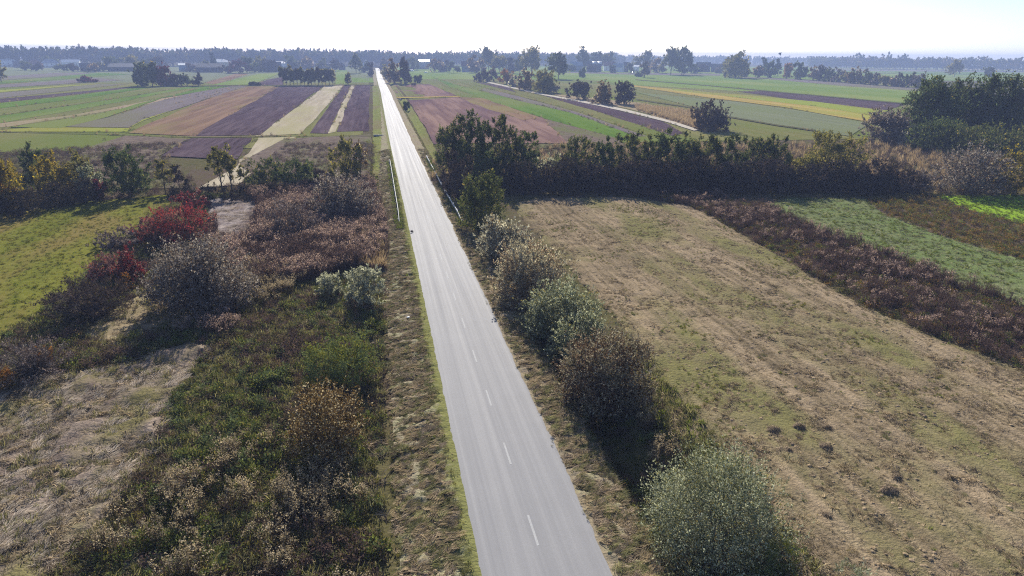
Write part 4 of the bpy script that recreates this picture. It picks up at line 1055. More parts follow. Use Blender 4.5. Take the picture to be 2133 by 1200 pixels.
p = pick(RODS, 3.2, rs, lambda x, y: np.clip(nz(1.5, 71, 0.50, 0.60)(x, y) + 0.05, 0, 1))
scatter('goldenrod', 'withered goldenrod with pale fluffy plumes in the left foreground', 'weeds', p, rs.uniform(0.7, 1.15, len(p)), 'rod', rs, 0.1)
p = pick(UPPER, 4.5, rs, lambda x, y: np.clip(nz(2.6, 72, 0.42, 0.6)(x, y)*0.95 + 0.05, 0, 1)*notin(BARE, x, y))
scatter('goldenrod', 'greyish seeding goldenrod filling the scrub left of the guard rail', 'weeds', p, rs.uniform(0.8, 1.3, len(p)), 'rod2', rs, 0.1)
p = pick(UPPER, 4.0, rs, lambda x, y: notin(BARE, x, y))
scatter('withered_stalks', 'purplish withered stalks filling the scrub left of the guard rail', 'weeds', p, rs.uniform(0.8, 1.2, len(p))*np.clip(0.6 + fbm(p[:, 0], p[:, 1], 3.0, 172)*1.0, 0.5, 1.5), 'stalk', rs, 0.12)
p = pick(GP((740, 470), (795, 465), (802, 560), (745, 560)), 5.0, rs)
scatter('reeds', 'pale straw reeds beside the left verge', 'reeds', p, rs.uniform(0.9, 1.3, len(p)), 'reed', rs, 0.12)
p = pick(GP((480, 600), (520, 555), (600, 560), (640, 590), (560, 640)), 3.0, rs)
scatter('goldenrod', 'cream seeding goldenrod right of the big grey willow', 'weeds', p, rs.uniform(0.8, 1.1, len(p)), 'rod', rs, 0.1)
p = pick(GP((350, 690), (480, 650), (500, 690), (420, 720)), 2.0, rs)
scatter('goldenrod', 'pale goldenrod clump in front of the big grey willow', 'weeds', p, rs.uniform(0.7, 1.0, len(p)), 'rod2', rs, 0.1)
p = pick(POLY['dry'], 6.0, rs, lambda x, y: np.clip(nz(1.6, 73, 0.48, 0.62)(x, y) + 0.03, 0, 1))
scatter('flattened_straw', 'bleached flattened straw in the bottom left corner', 'grass', p, rs.uniform(0.45, 0.9, len(p)), 'straw', rs, 0.15, zscale=0.6, ln=0.05)
p = pick(POLY['dry'], 7.0, rs)
pl_ = pick(POLY['dry'], 6.0, rs, lambda x, y: nz(1.3, 87, 0.48, 0.58)(x + y*0.6, y*0.7 - x*0.5))
scatter('straw_swaths', 'pale combed straw swaths in the bottom left corner', 'grass', pl_, rs.uniform(0.8, 1.5, len(pl_)), 'swath', rs, 0.08, ln=0.06, rotz=1.0)
scatter('dry_grass', 'matted dry and olive grass under the bleached straw', 'grass', p, rs.uniform(0.7, 1.4, len(p)), ['hay2', 'olive', 'hay', 'hay'], rs, 0.2, ln=0.05)
p = pick(np.concatenate([POLY['clear'], ]), 6.0, rs)
scatter('dry_grass', 'matted tan grass in the clearing beside the big grey willow', 'grass', p, rs.uniform(0.7, 1.3, len(p)), ['hay', 'olive'], rs, ln=0.06)
p = pick(POLY['bare'], 5.0, rs, nz(1.5, 74, 0.4, 0.6))
scatter('bleached_straw', 'whitish flattened straw right of the crimson shrub', 'grass', p, rs.uniform(0.7, 1.2, len(p)), 'straw', rs, 0.15, zscale=0.5, ln=0.05)
p = pick(POLY['meadow'], 3.0, rs)
scatter('meadow_grass', 'short yellow-green grass of the left meadow', 'grass', p, rs.uniform(0.6, 1.2, len(p)), ['grass', 'grass2', 'grass2'], rs, zscale=0.6, ln=0.05)
# the hay meadow on the right
p = pick(POLY['hay'], 11.0, rs, lambda x, y: np.clip(1.15 - nz(5, 81, 0.48, 0.62)(x, y), 0, 1))
pw_ = pick(POLY['hay'], 5.0, rs, lambda x, y: np.clip(0.15 + nz(1.2, 89, 0.42, 0.6)(x*1.6, y*0.5), 0, 1)*np.clip(1.3 - y/80, 0.0, 1))
scatter('hay_rows', 'thin combed rows of hay over the near part of the right-hand meadow', 'hay', pw_, rs.uniform(0.5, 1.0, len(pw_)), ['windrow3', 'windrow3', 'windrow3', 'windrow2'], rs, 0.1, ln=0.05, rotz=1.4, zscale=0.6)
pl_ = pick(POLY['hay'], 4.5, rs, lambda x, y: np.clip(0.25 + 1.3*nz(1.8, 83, 0.42, 0.6)(x, y), 0, 1)*np.clip(1.25 - y/75, 0.0, 1))
scatter('hay_lumps', 'small lumps of raked hay over the near part of the right-hand meadow', 'hay', pl_, rs.uniform(0.25, 0.75, len(pl_))*np.clip(0.35 + fbm(pl_[:, 0], pl_[:, 1], 1.5, 84)*1.2, 0.4, 1.4), ['lump', 'lump', 'lump', 'lump2'], rs, 0.2, ln=0.05, zscale=0.6)
scatter('hay', 'tan mown hay lying on the right-hand meadow', 'hay', p, rs.uniform(0.35, 0.75, len(p))*np.clip(1 + (fbm(p[:, 0], p[:, 1], 1.2, 82) - .5)*2.4, 0.45, 1.7)*np.clip(1.15 - p[:, 1]/140, 0.5, 1), ['hay', 'hay', 'hay2'], rs, 0.2, zscale=1.2, ln=0.05)
p = pick(POLY['hay'], 5.0, rs, lambda x, y: np.clip(nz(4, 81, 0.56, 0.68)(x, y) + 0.04, 0, 1))
scatter('regrown_grass', 'fresh green grass showing through the mown hay', 'grass', p, rs.uniform(0.35, 0.75, len(p)), ['grass', 'grass2'], rs, ln=0.05)
p = pick(POLY['weeds'], 4.0, rs)
scatter('weeds', 'brown weeds on the strip beside the hay meadow', 'weeds', p, rs.uniform(0.6, 1.1, len(p)), ['brown', 'purp', 'purp', 'herb', 'rust'], rs)
p = pick(POLY['weeds'], 3.0, rs, nz(4, 91, 0.35, 0.6))
scatter('withered_stalks', 'purplish withered stalks on the strip beside the hay meadow', 'weeds', p, rs.uniform(0.6, 1.0, len(p)), ['stalk', 'stalk', 'rod2', 'stalk'], rs, 0.12)
p = pick(POLY['rust'], 3.5, rs)
scatter('weeds', 'rust-coloured weeds between the two green strips at right', 'weeds', p, rs.uniform(0.6, 1.1, len(p)), ['rust', 'rust', 'brown', 'herb'], rs)
p = pick(POLY['cut'], 5.0, rs)
scatter('cut_grass_swath', 'pale cut grass on the green strip at right', 'grass', p, rs.uniform(0.7, 1.3, len(p)), ['cut', 'grass', 'cut'], rs, ln=0.05)
p = pick(POLY['bright'], 3.0, rs)
scatter('lush_grass', 'lush bright green grass at the right edge', 'grass', p, rs.uniform(0.7, 1.3, len(p)), 'grass', rs, ln=0.05)
# verges and ditch
VL = [(-5.7, 10), (-2.75, 10), (-2.75, 150), (-5.7, 150)]; VR = [(2.85, 10), (4.9, 10), (4.9, 150), (2.85, 150)]
p = pick(VL, 9.0, rs, lambda x, y: np.clip(nz(1.0, 95, 0.4, 0.6)(x, y*1.8) + 0.15, 0, 1)*(x < -3.2))
pl_ = pick(VL, 6.0, rs, lambda x, y: np.clip(0.2 + 1.2*nz(0.9, 85, 0.4, 0.6)(x, y*1.5), 0, 1)*(x < -3.1)*np.clip(1.3 - y/110, 0.15, 1))
scatter('mown_lumps', 'small lumps of mown grass along the left verge', 'grass', pl_, rs.uniform(0.3, 0.8, len(pl_)), ['lump2', 'lump3', 'lump3', 'lump'], rs, 0.2, ln=0.03, zscale=0.75)
scatter('mown_grass', 'brown mown grass lying on the left verge', 'grass', p, rs.uniform(0.4, 0.9, len(p)), ['hay2', 'hay2', 'hay'], rs, 0.25, ln=0.02)
p = pick(VL, 9.0, rs, lambda x, y: np.clip(sstep(-3.6, -3.0, x) + nz(3, 96, 0.45, 0.6)(x, y)*0.7, 0, 1))
scatter('verge_grass', 'short green and olive grass along the left road edge', 'grass', p, rs.uniform(0.35, 0.75, len(p)), ['grass2', 'olive', 'grass'], rs, ln=0.0)
for (pv_, sd_, lb_) in ((VL, -3.1, 'left'), (VR, 99, 'right')):
    pw_ = pick(pv_, 22.0, rs, lambda x, y: np.clip(0.25 + nz(0.8, 88, 0.4, 0.6)(x, y*1.7), 0, 1)*((x < sd_))*np.clip(1.35 - y/110, 0.2, 1))
    scatter('mown_rows', 'combed rows of mown grass on the %s verge' % lb_, 'grass', pw_, rs.uniform(0.6, 1.3, len(pw_)), ['windrow', 'windrow2', 'windrow2', 'windrow3', 'windrow3'], rs, 0.15, ln=0.06, rotz=0.35)
p = pick(VR, 9.0, rs, lambda x, y: np.clip(nz(1.0, 97, 0.4, 0.6)(x, y*1.8) + 0.2, 0, 1))
pl_ = pick(VR, 6.0, rs, lambda x, y: np.clip(0.2 + 1.2*nz(0.9, 86, 0.4, 0.6)(x, y*1.5), 0, 1)*np.clip(1.3 - y/110, 0.15, 1))
scatter('mown_lumps', 'small lumps of mown grass along the right verge', 'grass', pl_, rs.uniform(0.3, 0.8, len(pl_)), ['lump2', 'lump3', 'lump'], rs, 0.2, ln=0.03, zscale=0.75)
scatter('mown_grass', 'brown mown grass lying on the right verge', 'grass', p, rs.uniform(0.4, 0.85, len(p)), ['hay2', 'hay2', 'hay', 'olive'], rs, 0.25, ln=0.02)
p = np.concatenate([pick([(2.5, 10), (2.85, 10), (2.85, 120), (2.5, 120)], 5.0, rs, nz(1.5, 101, 0.5, 0.62)), pick([(-2.8, 10), (-2.5, 10), (-2.5, 120), (-2.8, 120)], 8.0, rs, nz(1.5, 102, 0.45, 0.6))])
scatter('edge_grass', 'short grass creeping over both edges of the asphalt', 'grass', p, rs.uniform(0.2, 0.42, len(p)), ['olive', 'grass2', 'hay'], rs, ln=0.03)
p = pick([(4.5, 10), (5.2, 10), (5.2, 320), (4.5, 320)], 8.0, rs)
scatter('bank_grass', 'pale green grass on the crest of the right ditch', 'grass', p, rs.uniform(0.6, 1.1, len(p)), ['grass2', 'olive', 'cut'], rs)
p = pick([(5.1, 10), (9.0, 10), (9.0, 105), (5.1, 105)], 4.0, rs)
scatter('ditch_weeds', 'dark weeds growing in the right-hand ditch', 'weeds', p, rs.uniform(0.5, 1.0, len(p)), ['herb', 'brown', 'purp', 'herb2'], rs)
p = pick([(6.2, 17), (10.0, 17), (10.5, 37), (7.0, 37)], 2.5, rs, nz(2, 98, 0.4, 0.6))
scatter('goldenrod', 'tan goldenrod in the ditch between the brown bush and the bottom willow', 'weeds', p, rs.uniform(0.6, 1.0, len(p)), 'rod', rs, 0.12)
p = pick([(8.2, 18), (11.0, 18), (12.0, 40), (9.0, 40)], 6.0, rs)
scatter('tall_grass', 'tall dark green grass at the shaded edge of the hay meadow', 'grass', p, rs.uniform(1.0, 1.7, len(p)), ['grass', 'olive'], rs)
p = pick([(-3.0, 78), (-3.9, 78), (-3.9, 132), (-3.0, 132)], 10.0, rs)
scatter('rail_grass', 'uncut green grass under the left guard rail', 'grass', p, rs.uniform(0.8, 1.4, len(p)), 'grass', rs)
p = pick([(3.5, 78), (4.4, 78), (4.4, 134), (3.5, 134)], 10.0, rs)
scatter('rail_grass', 'uncut green grass under the right guard rail', 'grass', p, rs.uniform(0.8, 1.4, len(p)), 'grass', rs)
p = pick([(-8.0, 84), (-5.7, 84), (-5.7, 170), (-8.0, 170)], 4.0, rs)
scatter('ditch_grass', 'long green grass in the shallow left ditch beyond the scrub', 'grass', p, rs.uniform(0.7, 1.3, len(p)), ['grass2', 'grass2', 'grass'], rs)
# rough strips round the tree lines and beyond
p = pick(GP((-200, 480), (0, 440), (360, 405), (440, 405), (640, 395), (780, 372), (780, 300), (300, 300), (-200, 330)), 1.1, rs, lambda x, y: ~inside(np.asarray(GP((338, 326), (396, 289), (613, 286), (500, 385), (420, 392))), x, y))
scatter('rough_weeds', 'dull weeds and grass around the left tree line', 'weeds', p, rs.uniform(0.8, 1.6, len(p)), ['olive', 'purp', 'brown', 'olive'], rs)
p = pick(GP((900, 392), (1100, 398), (1300, 398), (1900, 402), (2600, 425), (2600, 330), (1800, 300), (1120, 305), (905, 320)), 1.1, rs)
scatter('rough_weeds', 'dull weeds and grass around the right-hand hedge', 'weeds', p, rs.uniform(0.8, 1.7, len(p)), ['olive', 'purp', 'brown', 'reed'], rs)
p = pick(GP((1320, 222), (1440, 235), (1500, 268), (1470, 276), (1400, 252), (1330, 232)), 1.0, rs)
scatter('dry_reeds', 'straw-coloured dry grass left of the lone dark round bush', 'reeds', p, rs.uniform(1.2, 2.0, len(p)), 'reed', rs)

# weeds left standing on the margins between the far fields
mp = []
for E_ in EDGES:
    for i in range(len(E_)):
        a, b = E_[i], E_[(i+1) % len(E_)]
        n = int(np.linalg.norm(b - a)*0.8)
        if n < 3: continue
        t = rs.uniform(0, 1, (n, 1)); q = a + (b - a)*t + rs.normal(0, 0.45, (n, 2))
        mp.append(q)
mp = np.concatenate(mp)
mp = mp[(mp[:, 1] < 620) & (np.abs(mp[:, 0]) > 9) & (mp[:, 1] > 120)]
mp = mp[rs.uniform(0, 1, len(mp)) < 0.45*np.clip(nz(14, 131, 0.45, 0.6)(mp[:, 0], mp[:, 1]) + 0.05, 0, 1)]
scatter('margin_weeds', 'dull weeds standing along the margins of the far fields', 'weeds', mp, rs.uniform(0.6, 1.2, len(mp)), ['olive', 'brown', 'reed', 'olive', 'herb'], rs)

# ------------------------------------------------------------------ the far forest (one mass)
def forest_proto(seed, h, r, kind):
    q = np.random.RandomState(seed)
    if kind == 'pine':
        lob = [(0, 0, 0.80*h, 0.75*r, 0.75*r, 0.2*h)] + [(math.cos(a)*0.5*r, math.sin(a)*0.5*r, q.uniform(0.55, 0.85)*h, 0.5*r, 0.5*r, 0.11*h) for a in q.uniform(0, 6.28, 6)]
        m = [L['darkgreen'], L['conifer'], L['alder']][seed % 3]
    else:
        lob = tree_lobes(q, r, h, 0.15); m = [L['alder'], L['olive'], L['bronze'], L['darkgreen']][seed % 4]
    V, F = crown(q, lob, 420, 1.5, 6, 1.2, 0.4, 0.7, shell=0.55)
    T = tube([(0, 0, -.5), (0, 0, 0.85*h)], [0.25, 0.08], 4)
    me = build_mesh('forest_tree', *merge([(V, F), T]), [m, BARK], np.concatenate([np.zeros(len(F)), np.ones(len(T[1]))]))
    return bpy.data.objects.new('forest_tree', me)
PR['forest'] = [forest_proto(s, 19.5, 3.6, 'pine') for s in range(5)] + [forest_proto(s + 10, 19, 4.5, 'leaf') for s in range(5)]
PR['wood'] = [forest_proto(s + 20, 20, 5.0, 'leaf') for s in range(6)]
def forest(name, label, edge, rows, spacing, key, rs, sc=1.0):
    """trees in rows behind the edge line (world points), scattered"""
    P = np.array(edge, float); out = []
    seg = np.linalg.norm(np.diff(P, axis=0), axis=1); cum = np.r_[0, np.cumsum(seg)]
    for r_ in range(rows):
        s = np.arange(0, cum[-1], spacing); s = s + rs.uniform(-.45, .45, len(s))*spacing
        x = np.interp(s, cum, P[:, 0]); y = np.interp(s, cum, P[:, 1])
        v = np.stack([x - CAM[0], y - CAM[1]], -1); v /= np.linalg.norm(v, axis=1, keepdims=True)
        q = np.stack([x, y], -1) + v*(r_*spacing*1.1 + rs.uniform(-.4, .4, (len(x), 1))*spacing)
        out.append(q)
    p = np.concatenate(out)
    scl = sc*(0.86 + 0.30*fbm(p[:, 0], p[:, 1], 45, 44) + rs.normal(0, 0.05, len(p)))
    return scatter(name, label, 'forest', p, scl, key, rs, 0.02)
rf = np.random.RandomState(3)
def FG(px, dist):
    """a point at ground distance dist in the direction of photo column px"""
    d = ray(px, 112); v = d[:2]/np.linalg.norm(d[:2])
    return CAM[:2] + v*dist
forest('forest', 'long blue-green forest edge closing the left and middle horizon', [FG(-900, 1130), FG(-300, 1140), FG(100, 1150), FG(400, 1160), FG(700, 1200), FG(900, 1260), FG(1100, 1400), FG(1300, 1700)], 9, 6.0, 'forest', rf, 1.14)
forest('forest', 'pale far wood behind the village on the right', [FG(1050, 2000), FG(1300, 2100), FG(1500, 2200), FG(1750, 2250)], 6, 9.0, 'wood', rf, 1.12)
forest('forest', 'blue wood along the right horizon beyond the hedgerow', [FG(1690, 1750), FG(1800, 1620), FG(1950, 1560), FG(2133, 1540), FG(2600, 1600), FG(3000, 1750)], 7, 8.0, 'wood', rf, 1.06)
forest('forest', 'taller stand of trees in the blue wood on the right horizon', [FG(1790, 1600), FG(1840, 1590), FG(1890, 1580)], 2, 8.5, 'wood', rf, 1.40)

# ------------------------------------------------------------------ village houses
def wallmat(n, c): return plain(n, c, 0.85, 0.2, 0.1, 0.6)
W = {'white': wallmat('white_render', (0.82, 0.80, 0.77)), 'cream': wallmat('cream_render', (0.62, 0.55, 0.42)), 'pink': wallmat('pink_render', (0.55, 0.36, 0.29)),
     'grey': wallmat('grey_render', (0.36, 0.36, 0.38)), 'dark': wallmat('dark_boards', (0.055, 0.045, 0.045)), 'blue': wallmat('blue_sheet', (0.18, 0.27, 0.36)), 'brick': wallmat('brick', (0.24, 0.12, 0.09))}
def roofmat(n, c, rough): 
    k = NT(n); p = k.pos(); f = k.noise(k.mapping(p, (3, 3, 8)), 1.0, 3)
    k.base(k.mix(f, tuple(q*.8 for q in c), tuple(min(1, q*1.2) for q in c)), rough, 0.5); return k.m
RF = {'pale': roofmat('pale_sheet_roof', (0.62, 0.62, 0.63), 0.3), 'grey': roofmat('grey_roof', (0.26, 0.27, 0.29), 0.45), 'dark': roofmat('dark_roof', (0.06, 0.055, 0.06), 0.7),
      'red': roofmat('red_tile_roof', (0.22, 0.085, 0.06), 0.7), 'blue': roofmat('blue_grey_roof', (0.28, 0.33, 0.38), 0.5), 'maroon': roofmat('maroon_roof', (0.12, 0.05, 0.06), 0.7)}
GLASS = plain('window_glass', (0.03, 0.035, 0.045), 0.12, 0.6, 0.1, 1)
TRIM = plain('window_trim', (0.75, 0.75, 0.73), 0.5, 0.4, 0.05, 1)
DOORM = plain('door_paint', (0.14, 0.09, 0.06), 0.6, 0.3, 0.1, 1)
def house(name, label, cat, x0, x1, ty, by, wall, roof, shape='gable', turn=0.0, chim=1, deep=0.8, eave=0.55, wins=3, storeys=1, panels=0, group='houses of the far village', doors=1):
    """a house whose front spans photo columns x0..x1 from ridge ty to foot by"""
    cx, cy = G((x0 + x1)/2, by)
    dp = depth(cx, cy)
    wd = (x1 - x0)*dp/FPX
    d = ray((x0 + x1)/2, ty); H = CAM[2] + dp/np.dot(d, fwd)*d[2] - GZ
    he = H*eave; dd = wd*deep
    v = np.array([cx, cy]) - CAM[:2]
    rz = -math.atan2(v[0], v[1])
    root = empty(name, (cx + v[0]/np.linalg.norm(v)*dd/2, cy + v[1]/np.linalg.norm(v)*dd/2, GZ), rz + turn)
    tag(root, label, cat, group)
    hw, hd = wd/2*0.95, dd/2
    V, F = boxes([(-hw, hw, -hd, hd, -0.3, he)])
    if shape in ('gable', 'gable_end'):
        n = len(V)
        if shape == 'gable':                                # ridge along x
            V += [(-hw, 0, H*0.985), (hw, 0, H*0.985)]
            tri = [(4, 7, n, n), (5, n+1, 6, 6)]
        else:
            V += [(0, -hd, H*0.985), (0, hd, H*0.985)]
            tri = [(4, n, 5, 5), (7, 6, n+1, n+1)]
        me = bpy.data.meshes.new('wall')
        me.from_pydata(V, [], [tuple(f) for f in F if f != (4, 5, 6, 7)] + [t[:3] if t[2] == t[3] else t for t in tri]); me.materials.append(W[wall]); me.update()
    else: me = build_mesh('wall', V, F, [W[wall]])
    link('wall', me, root)
    o_ = 0.45; t_ = 0.22
    a, b = hw + o_, hd + o_
    drop = (H - he)/hd*o_ if shape == 'gable' else ((H - he)/hw*o_ if shape == 'gable_end' else 0.1)
    ez = he - drop
    if shape == 'gable':
        top = [(-a, -b, ez), (a, -b, ez), (a, 0, H), (-a, 0, H), (a, b, ez), (-a, b, ez)]
        quads = [(0, 1, 2, 3), (3, 2, 4, 5)]
    elif shape == 'gable_end':
        top = [(-a, -b, ez), (0, -b, H), (0, b, H), (-a, b, ez), (a, -b, ez), (a, b, ez)]
        quads = [(0, 1, 2, 3), (1, 4, 5, 2)]
    elif shape == 'hip':
        r_ = max(0.0, a - b*0.9)
        top = [(-a, -b, ez), (a, -b, ez), (a, b, ez), (-a, b, ez), (-r_, 0, H), (r_, 0, H)]
        quads = [(0, 1, 5, 4), (1, 2, 5, 5), (2, 3, 4, 5), (3, 0, 4, 4)]
    else:                                                   # nearly flat roof
        top = [(-a, -b, ez), (a, -b, ez), (a, b, H), (-a, b, H)]
        quads = [(0, 1, 2, 3)]
    n = len(top); Vr_ = top + [(p[0], p[1], p[2] - t_) for p in top]
    faces = [tuple(dict.fromkeys(q)) for q in quads] + [tuple(dict.fromkeys(i_ + n for i_ in q[::-1])) for q in quads]
    from collections import Counter
    ed = Counter()
    for q in quads:
        u = list(dict.fromkeys(q))
        for i_ in range(len(u)): ed[tuple(sorted((u[i_], u[(i_+1) % len(u)])))] += 1
    for (p_, q_), c_ in ed.items():
        if c_ == 1: faces.append((p_, q_, q_ + n, p_ + n))
    mr = bpy.data.meshes.new('roof'); mr.from_pydata(Vr_, [], faces); mr.materials.append(RF[roof]); mr.update()
    ro = link('roof', mr, root)
    if chim:
        V, F = boxes([(hw*0.28, hw*0.28 + 0.7, 0.2, 0.9, H*0.8, H + 0.7)])
        link('chimney', build_mesh('chimney', V, F, [W['brick']]), ro)
    for k_ in range(panels):
        # bright roof-light panels lying on the near slope
        sl = np.array([0, hd + o_, H - ez]); px_ = -hw*0.3 + k_*hw*0.75
        p0 = np.array([px_, -b, ez]); u = np.array([hw*0.62, 0, 0]); nrm = unit(np.cross(u, sl))
        c4 = [p0 + sl*0.45 + nrm*0.05, p0 + sl*0.45 + u + nrm*0.05, p0 + sl*0.95 + u + nrm*0.05, p0 + sl*0.95 + nrm*0.05]
        link('roof_light', build_mesh('roof_light', c4 + [q - nrm*0.04 for q in c4], [(0, 1, 2, 3), (7, 6, 5, 4), (0, 4, 5, 1), (1, 5, 6, 2), (2, 6, 7, 3), (3, 7, 4, 0)], [RF['pale']]), ro)
    ww, wh = min(1.3, hw*0.3), 1.35
    for s_ in range(storeys):
        zb = 0.9 + s_*2.7
        if zb + wh > he: break
        for k_ in range(wins):
            xw = -hw + (k_ + 0.75)*(2*hw)/(wins + 0.5)
            if doors and s_ == 0 and k_ == wins//2: continue
            V, F = boxes([(xw - ww/2 - .1, xw + ww/2 + .1, -hd - 0.05, -hd + 0.02, zb - .1, zb + wh + .1)])
            fr = link('window', build_mesh('window', V, F, [TRIM]), root)
            V, F = boxes([(xw - ww/2, xw + ww/2, -hd - 0.08, -hd - 0.045, zb, zb + wh)])
            link('pane', build_mesh('pane', V, F, [GLASS]), fr)
    if doors:
        xw = -hw + (wins//2 + 0.75)*(2*hw)/(wins + 0.5)
        V, F = boxes([(xw - 0.55, xw + 0.55, -hd - 0.06, -hd + 0.02, 0, 2.1)])
        link('door', build_mesh('door', V, F, [DOORM]), root)
    return root
HS = [
 ('house', 'white-walled house with pale hipped roof at the left edge', 'house', 0, 31, 121.5, 139, 'white', 'pale', 'hip', 0.3, 1, 3),
 ('barn', 'low dark barn between the hipped house and the pink house', 'barn', 31, 58, 127, 141, 'dark', 'dark', 'gable', 0.0, 0, 0),
 ('house', 'pinkish house with red roof in the left village', 'house', 59, 87, 125, 143, 'pink', 'red', 'hip', 0.4, 1, 3),
 ('house', 'white house with grey hipped roof in the left village', 'house', 91, 122, 123.5, 141, 'white', 'grey', 'hip', 0.2, 1, 3),
 ('house', 'white house with pale gabled roof right of the grey-roofed one', 'house', 134, 167, 124, 141, 'white', 'pale', 'gable', -0.2, 0, 4),
 ('barn', 'dark barn right of the white gabled house', 'barn', 170, 208, 131, 149, 'dark', 'dark', 'gable', 0.0, 0, 2),
 ('barn', 'long dark barn left of the grove in the left fields', 'barn', 228, 281, 132, 149, 'dark', 'dark', 'gable', 0.0, 0, 0),
 ('shed', 'blue sheet-metal shed right of the reddish grove tree', 'shed', 374, 398, 132, 149, 'blue', 'blue', 'flat', 0.0, 0, 2),
 ('house', 'cream house with big pale hipped roof above the dark farm building', 'house', 442, 480, 123, 146, 'cream', 'pale', 'hip', 0.35, 1, 3),
 ('farm_building', 'long dark farm building in front of the pale hipped roof', 'barn', 411, 465, 132, 151, 'dark', 'dark', 'gable', 0.0, 0, 3),
 ('barn', 'dark barn just left of the white flat building', 'barn', 548, 587, 128.5, 150, 'dark', 'dark', 'gable', 0.0, 0, 0),
 ('house', 'white flat-roofed building behind the young grove', 'house', 578, 599, 128, 147, 'white', 'pale', 'flat', 0.0, 1, 3),
 ('barn', 'maroon-roofed barn behind the young grove', 'barn', 600, 655, 127, 145, 'dark', 'maroon', 'gable', 0.0, 0, 0),
 ('barn', 'low dark barn at the right end of the young grove', 'barn', 657, 690, 133, 146, 'grey', 'dark', 'gable', 0.0, 0, 2),
 ('shed', 'small white shed left of the dark gabled cottage', 'shed', 694, 704, 137, 145, 'white', 'pale', 'flat', 0.0, 0, 0),
 ('cottage', 'small dark cottage with pale-edged gable near the far road', 'house', 706, 720, 128.5, 146, 'dark', 'grey', 'gable_end', 0.0, 0, 2),
 ('house', 'small white house left of the far end of the road', 'house', 756, 769, 131, 146, 'white', 'pale', 'gable', 0.0, 0, 2),
 ('barn', 'dark barn just right of the far end of the road', 'barn', 792, 814, 127, 143, 'dark', 'dark', 'gable', 0.0, 0, 2),
 ('house', 'grey house with bright flat roof right of the far road', 'house', 870, 895, 124.5, 144, 'grey', 'pale', 'flat', 0.0, 0, 3),
 ('house', 'house with maroon roof and bluish wall left of the path bushes', 'house', 961, 987, 127, 150, 'blue', 'maroon', 'gable', 0.0, 0, 2),
 ('house', 'bluish gabled house, leftmost of the right-hand village row', 'house', 1188, 1213, 128.5, 149, 'grey', 'blue', 'gable', 0.3, 1, 2),
 ('barn', 'dark barn with two bright roof lights in the right-hand row', 'barn', 1221, 1253, 127.5, 150, 'dark', 'dark', 'gable', 0.0, 0, 3),
 ('house', 'white house with pinkish roof right of the barn with roof lights', 'house', 1256, 1281, 128.5, 148, 'white', 'red', 'gable', 0.15, 1, 3),
 ('barn', 'pale blue gabled barn in the right-hand village row', 'barn', 1277, 1299, 132, 150, 'white', 'blue', 'gable', -0.35, 0, 1),
 ('shed', 'narrow dark shed right of the pale blue gabled barn', 'shed', 1298, 1309, 129, 150, 'dark', 'dark', 'gable', 0.0, 0, 0),
 ('garage', 'small white garage in the right-hand village', 'garage', 1315, 1331, 136, 149, 'white', 'pale', 'flat', 0.0, 0, 2),
 ('barn', 'large dark barn right of the tallest village trees', 'barn', 1449, 1479, 129.5, 150, 'dark', 'dark', 'gable', 0.0, 1, 2),
 ('barn', 'lower dark barn at the right end of the village', 'barn', 1480, 1504, 132.5, 150, 'dark', 'dark', 'gable', 0.0, 0, 2)]
for (nm, lb, ct, x0, x1, ty, by, wl, rf_, sh, tn, ch, wi) in HS:
    house(nm, lb, ct, x0, x1, ty, by, wl, rf_, sh, tn, ch, wins=wi, eave=0.8 if sh == 'flat' else (0.72 if rf_ == 'pale' else 0.58), storeys=2 if nm == 'house' else 1, panels=2 if 'roof lights' in lb and nm == 'barn' and 'two bright' in lb else 0, deep=0.6, doors=1 if wi else 0)

# ------------------------------------------------------------------ guard rails
M_RAIL = plain('galvanised_white_rail', (0.42, 0.43, 0.44), 0.6, 0.3, 0.08, 2)
M_POST = plain('grey_post', (0.28, 0.28, 0.29), 0.6, 0.4, 0.15, 4)
def guard_rail(label, pts, face):
    """steel beam on posts; pts = (x, y, height of the beam's middle over the ground)"""
    root = empty('guard_rail', (pts[0][0], pts[0][1], float(height(pts[0][0], pts[0][1]))))
    tag(root, label, 'guard rail', 'guard rails of the ditch crossing')
    o3 = np.array(root.location)
    prof = [(0.0, -0.16), (0.045, -0.13), (0.075, -0.085), (0.03, -0.03), (0.0, 0.0), (0.03, 0.03), (0.075, 0.085), (0.045, 0.13), (0.0, 0.16), (-0.02, 0.16), (0.005, 0.09), (-0.02, 0.0), (0.005, -0.09), (-0.02, -0.16)]
    P = np.array(pts, float); S = np.r_[0, np.cumsum(np.linalg.norm(np.diff(P[:, :2], axis=0), axis=1))]
    s = np.linspace(0, S[-1], 60)
    X = np.interp(s, S, P[:, 0]); Y = np.interp(s, S, P[:, 1]); Z = np.interp(s, S, P[:, 2]) + height(np.full(60, P[0, 0]), Y)
    V = []
    for i_ in range(60):
        for (a, b) in prof: V.append((X[i_] + face*a*0.8 - o3[0], Y[i_] - o3[1], Z[i_] + b*0.8 - o3[2]))
    n = len(prof); F = [(i_*n + k_, i_*n + (k_+1) % n, (i_+1)*n + (k_+1) % n, (i_+1)*n + k_) for i_ in range(59) for k_ in range(n)]
    link('beam', build_mesh('beam', V, F, [M_RAIL], smooth=False), root)
    for d_ in np.arange(1.0, S[-1], 4.0):
        x = np.interp(d_, S, P[:, 0]); y = np.interp(d_, S, P[:, 1]); hh = np.interp(d_, S, P[:, 2])
        zg_ = float(height(x, y))
        V, F = boxes([(x - face*0.10 - .04 - o3[0], x - face*0.10 + .04 - o3[0], y - .06 - o3[1], y + .06 - o3[1], zg_ - 0.4 - o3[2], zg_ + hh + 0.12 - o3[2])])
        link('post', build_mesh('post', V, F, [M_POST]), root)
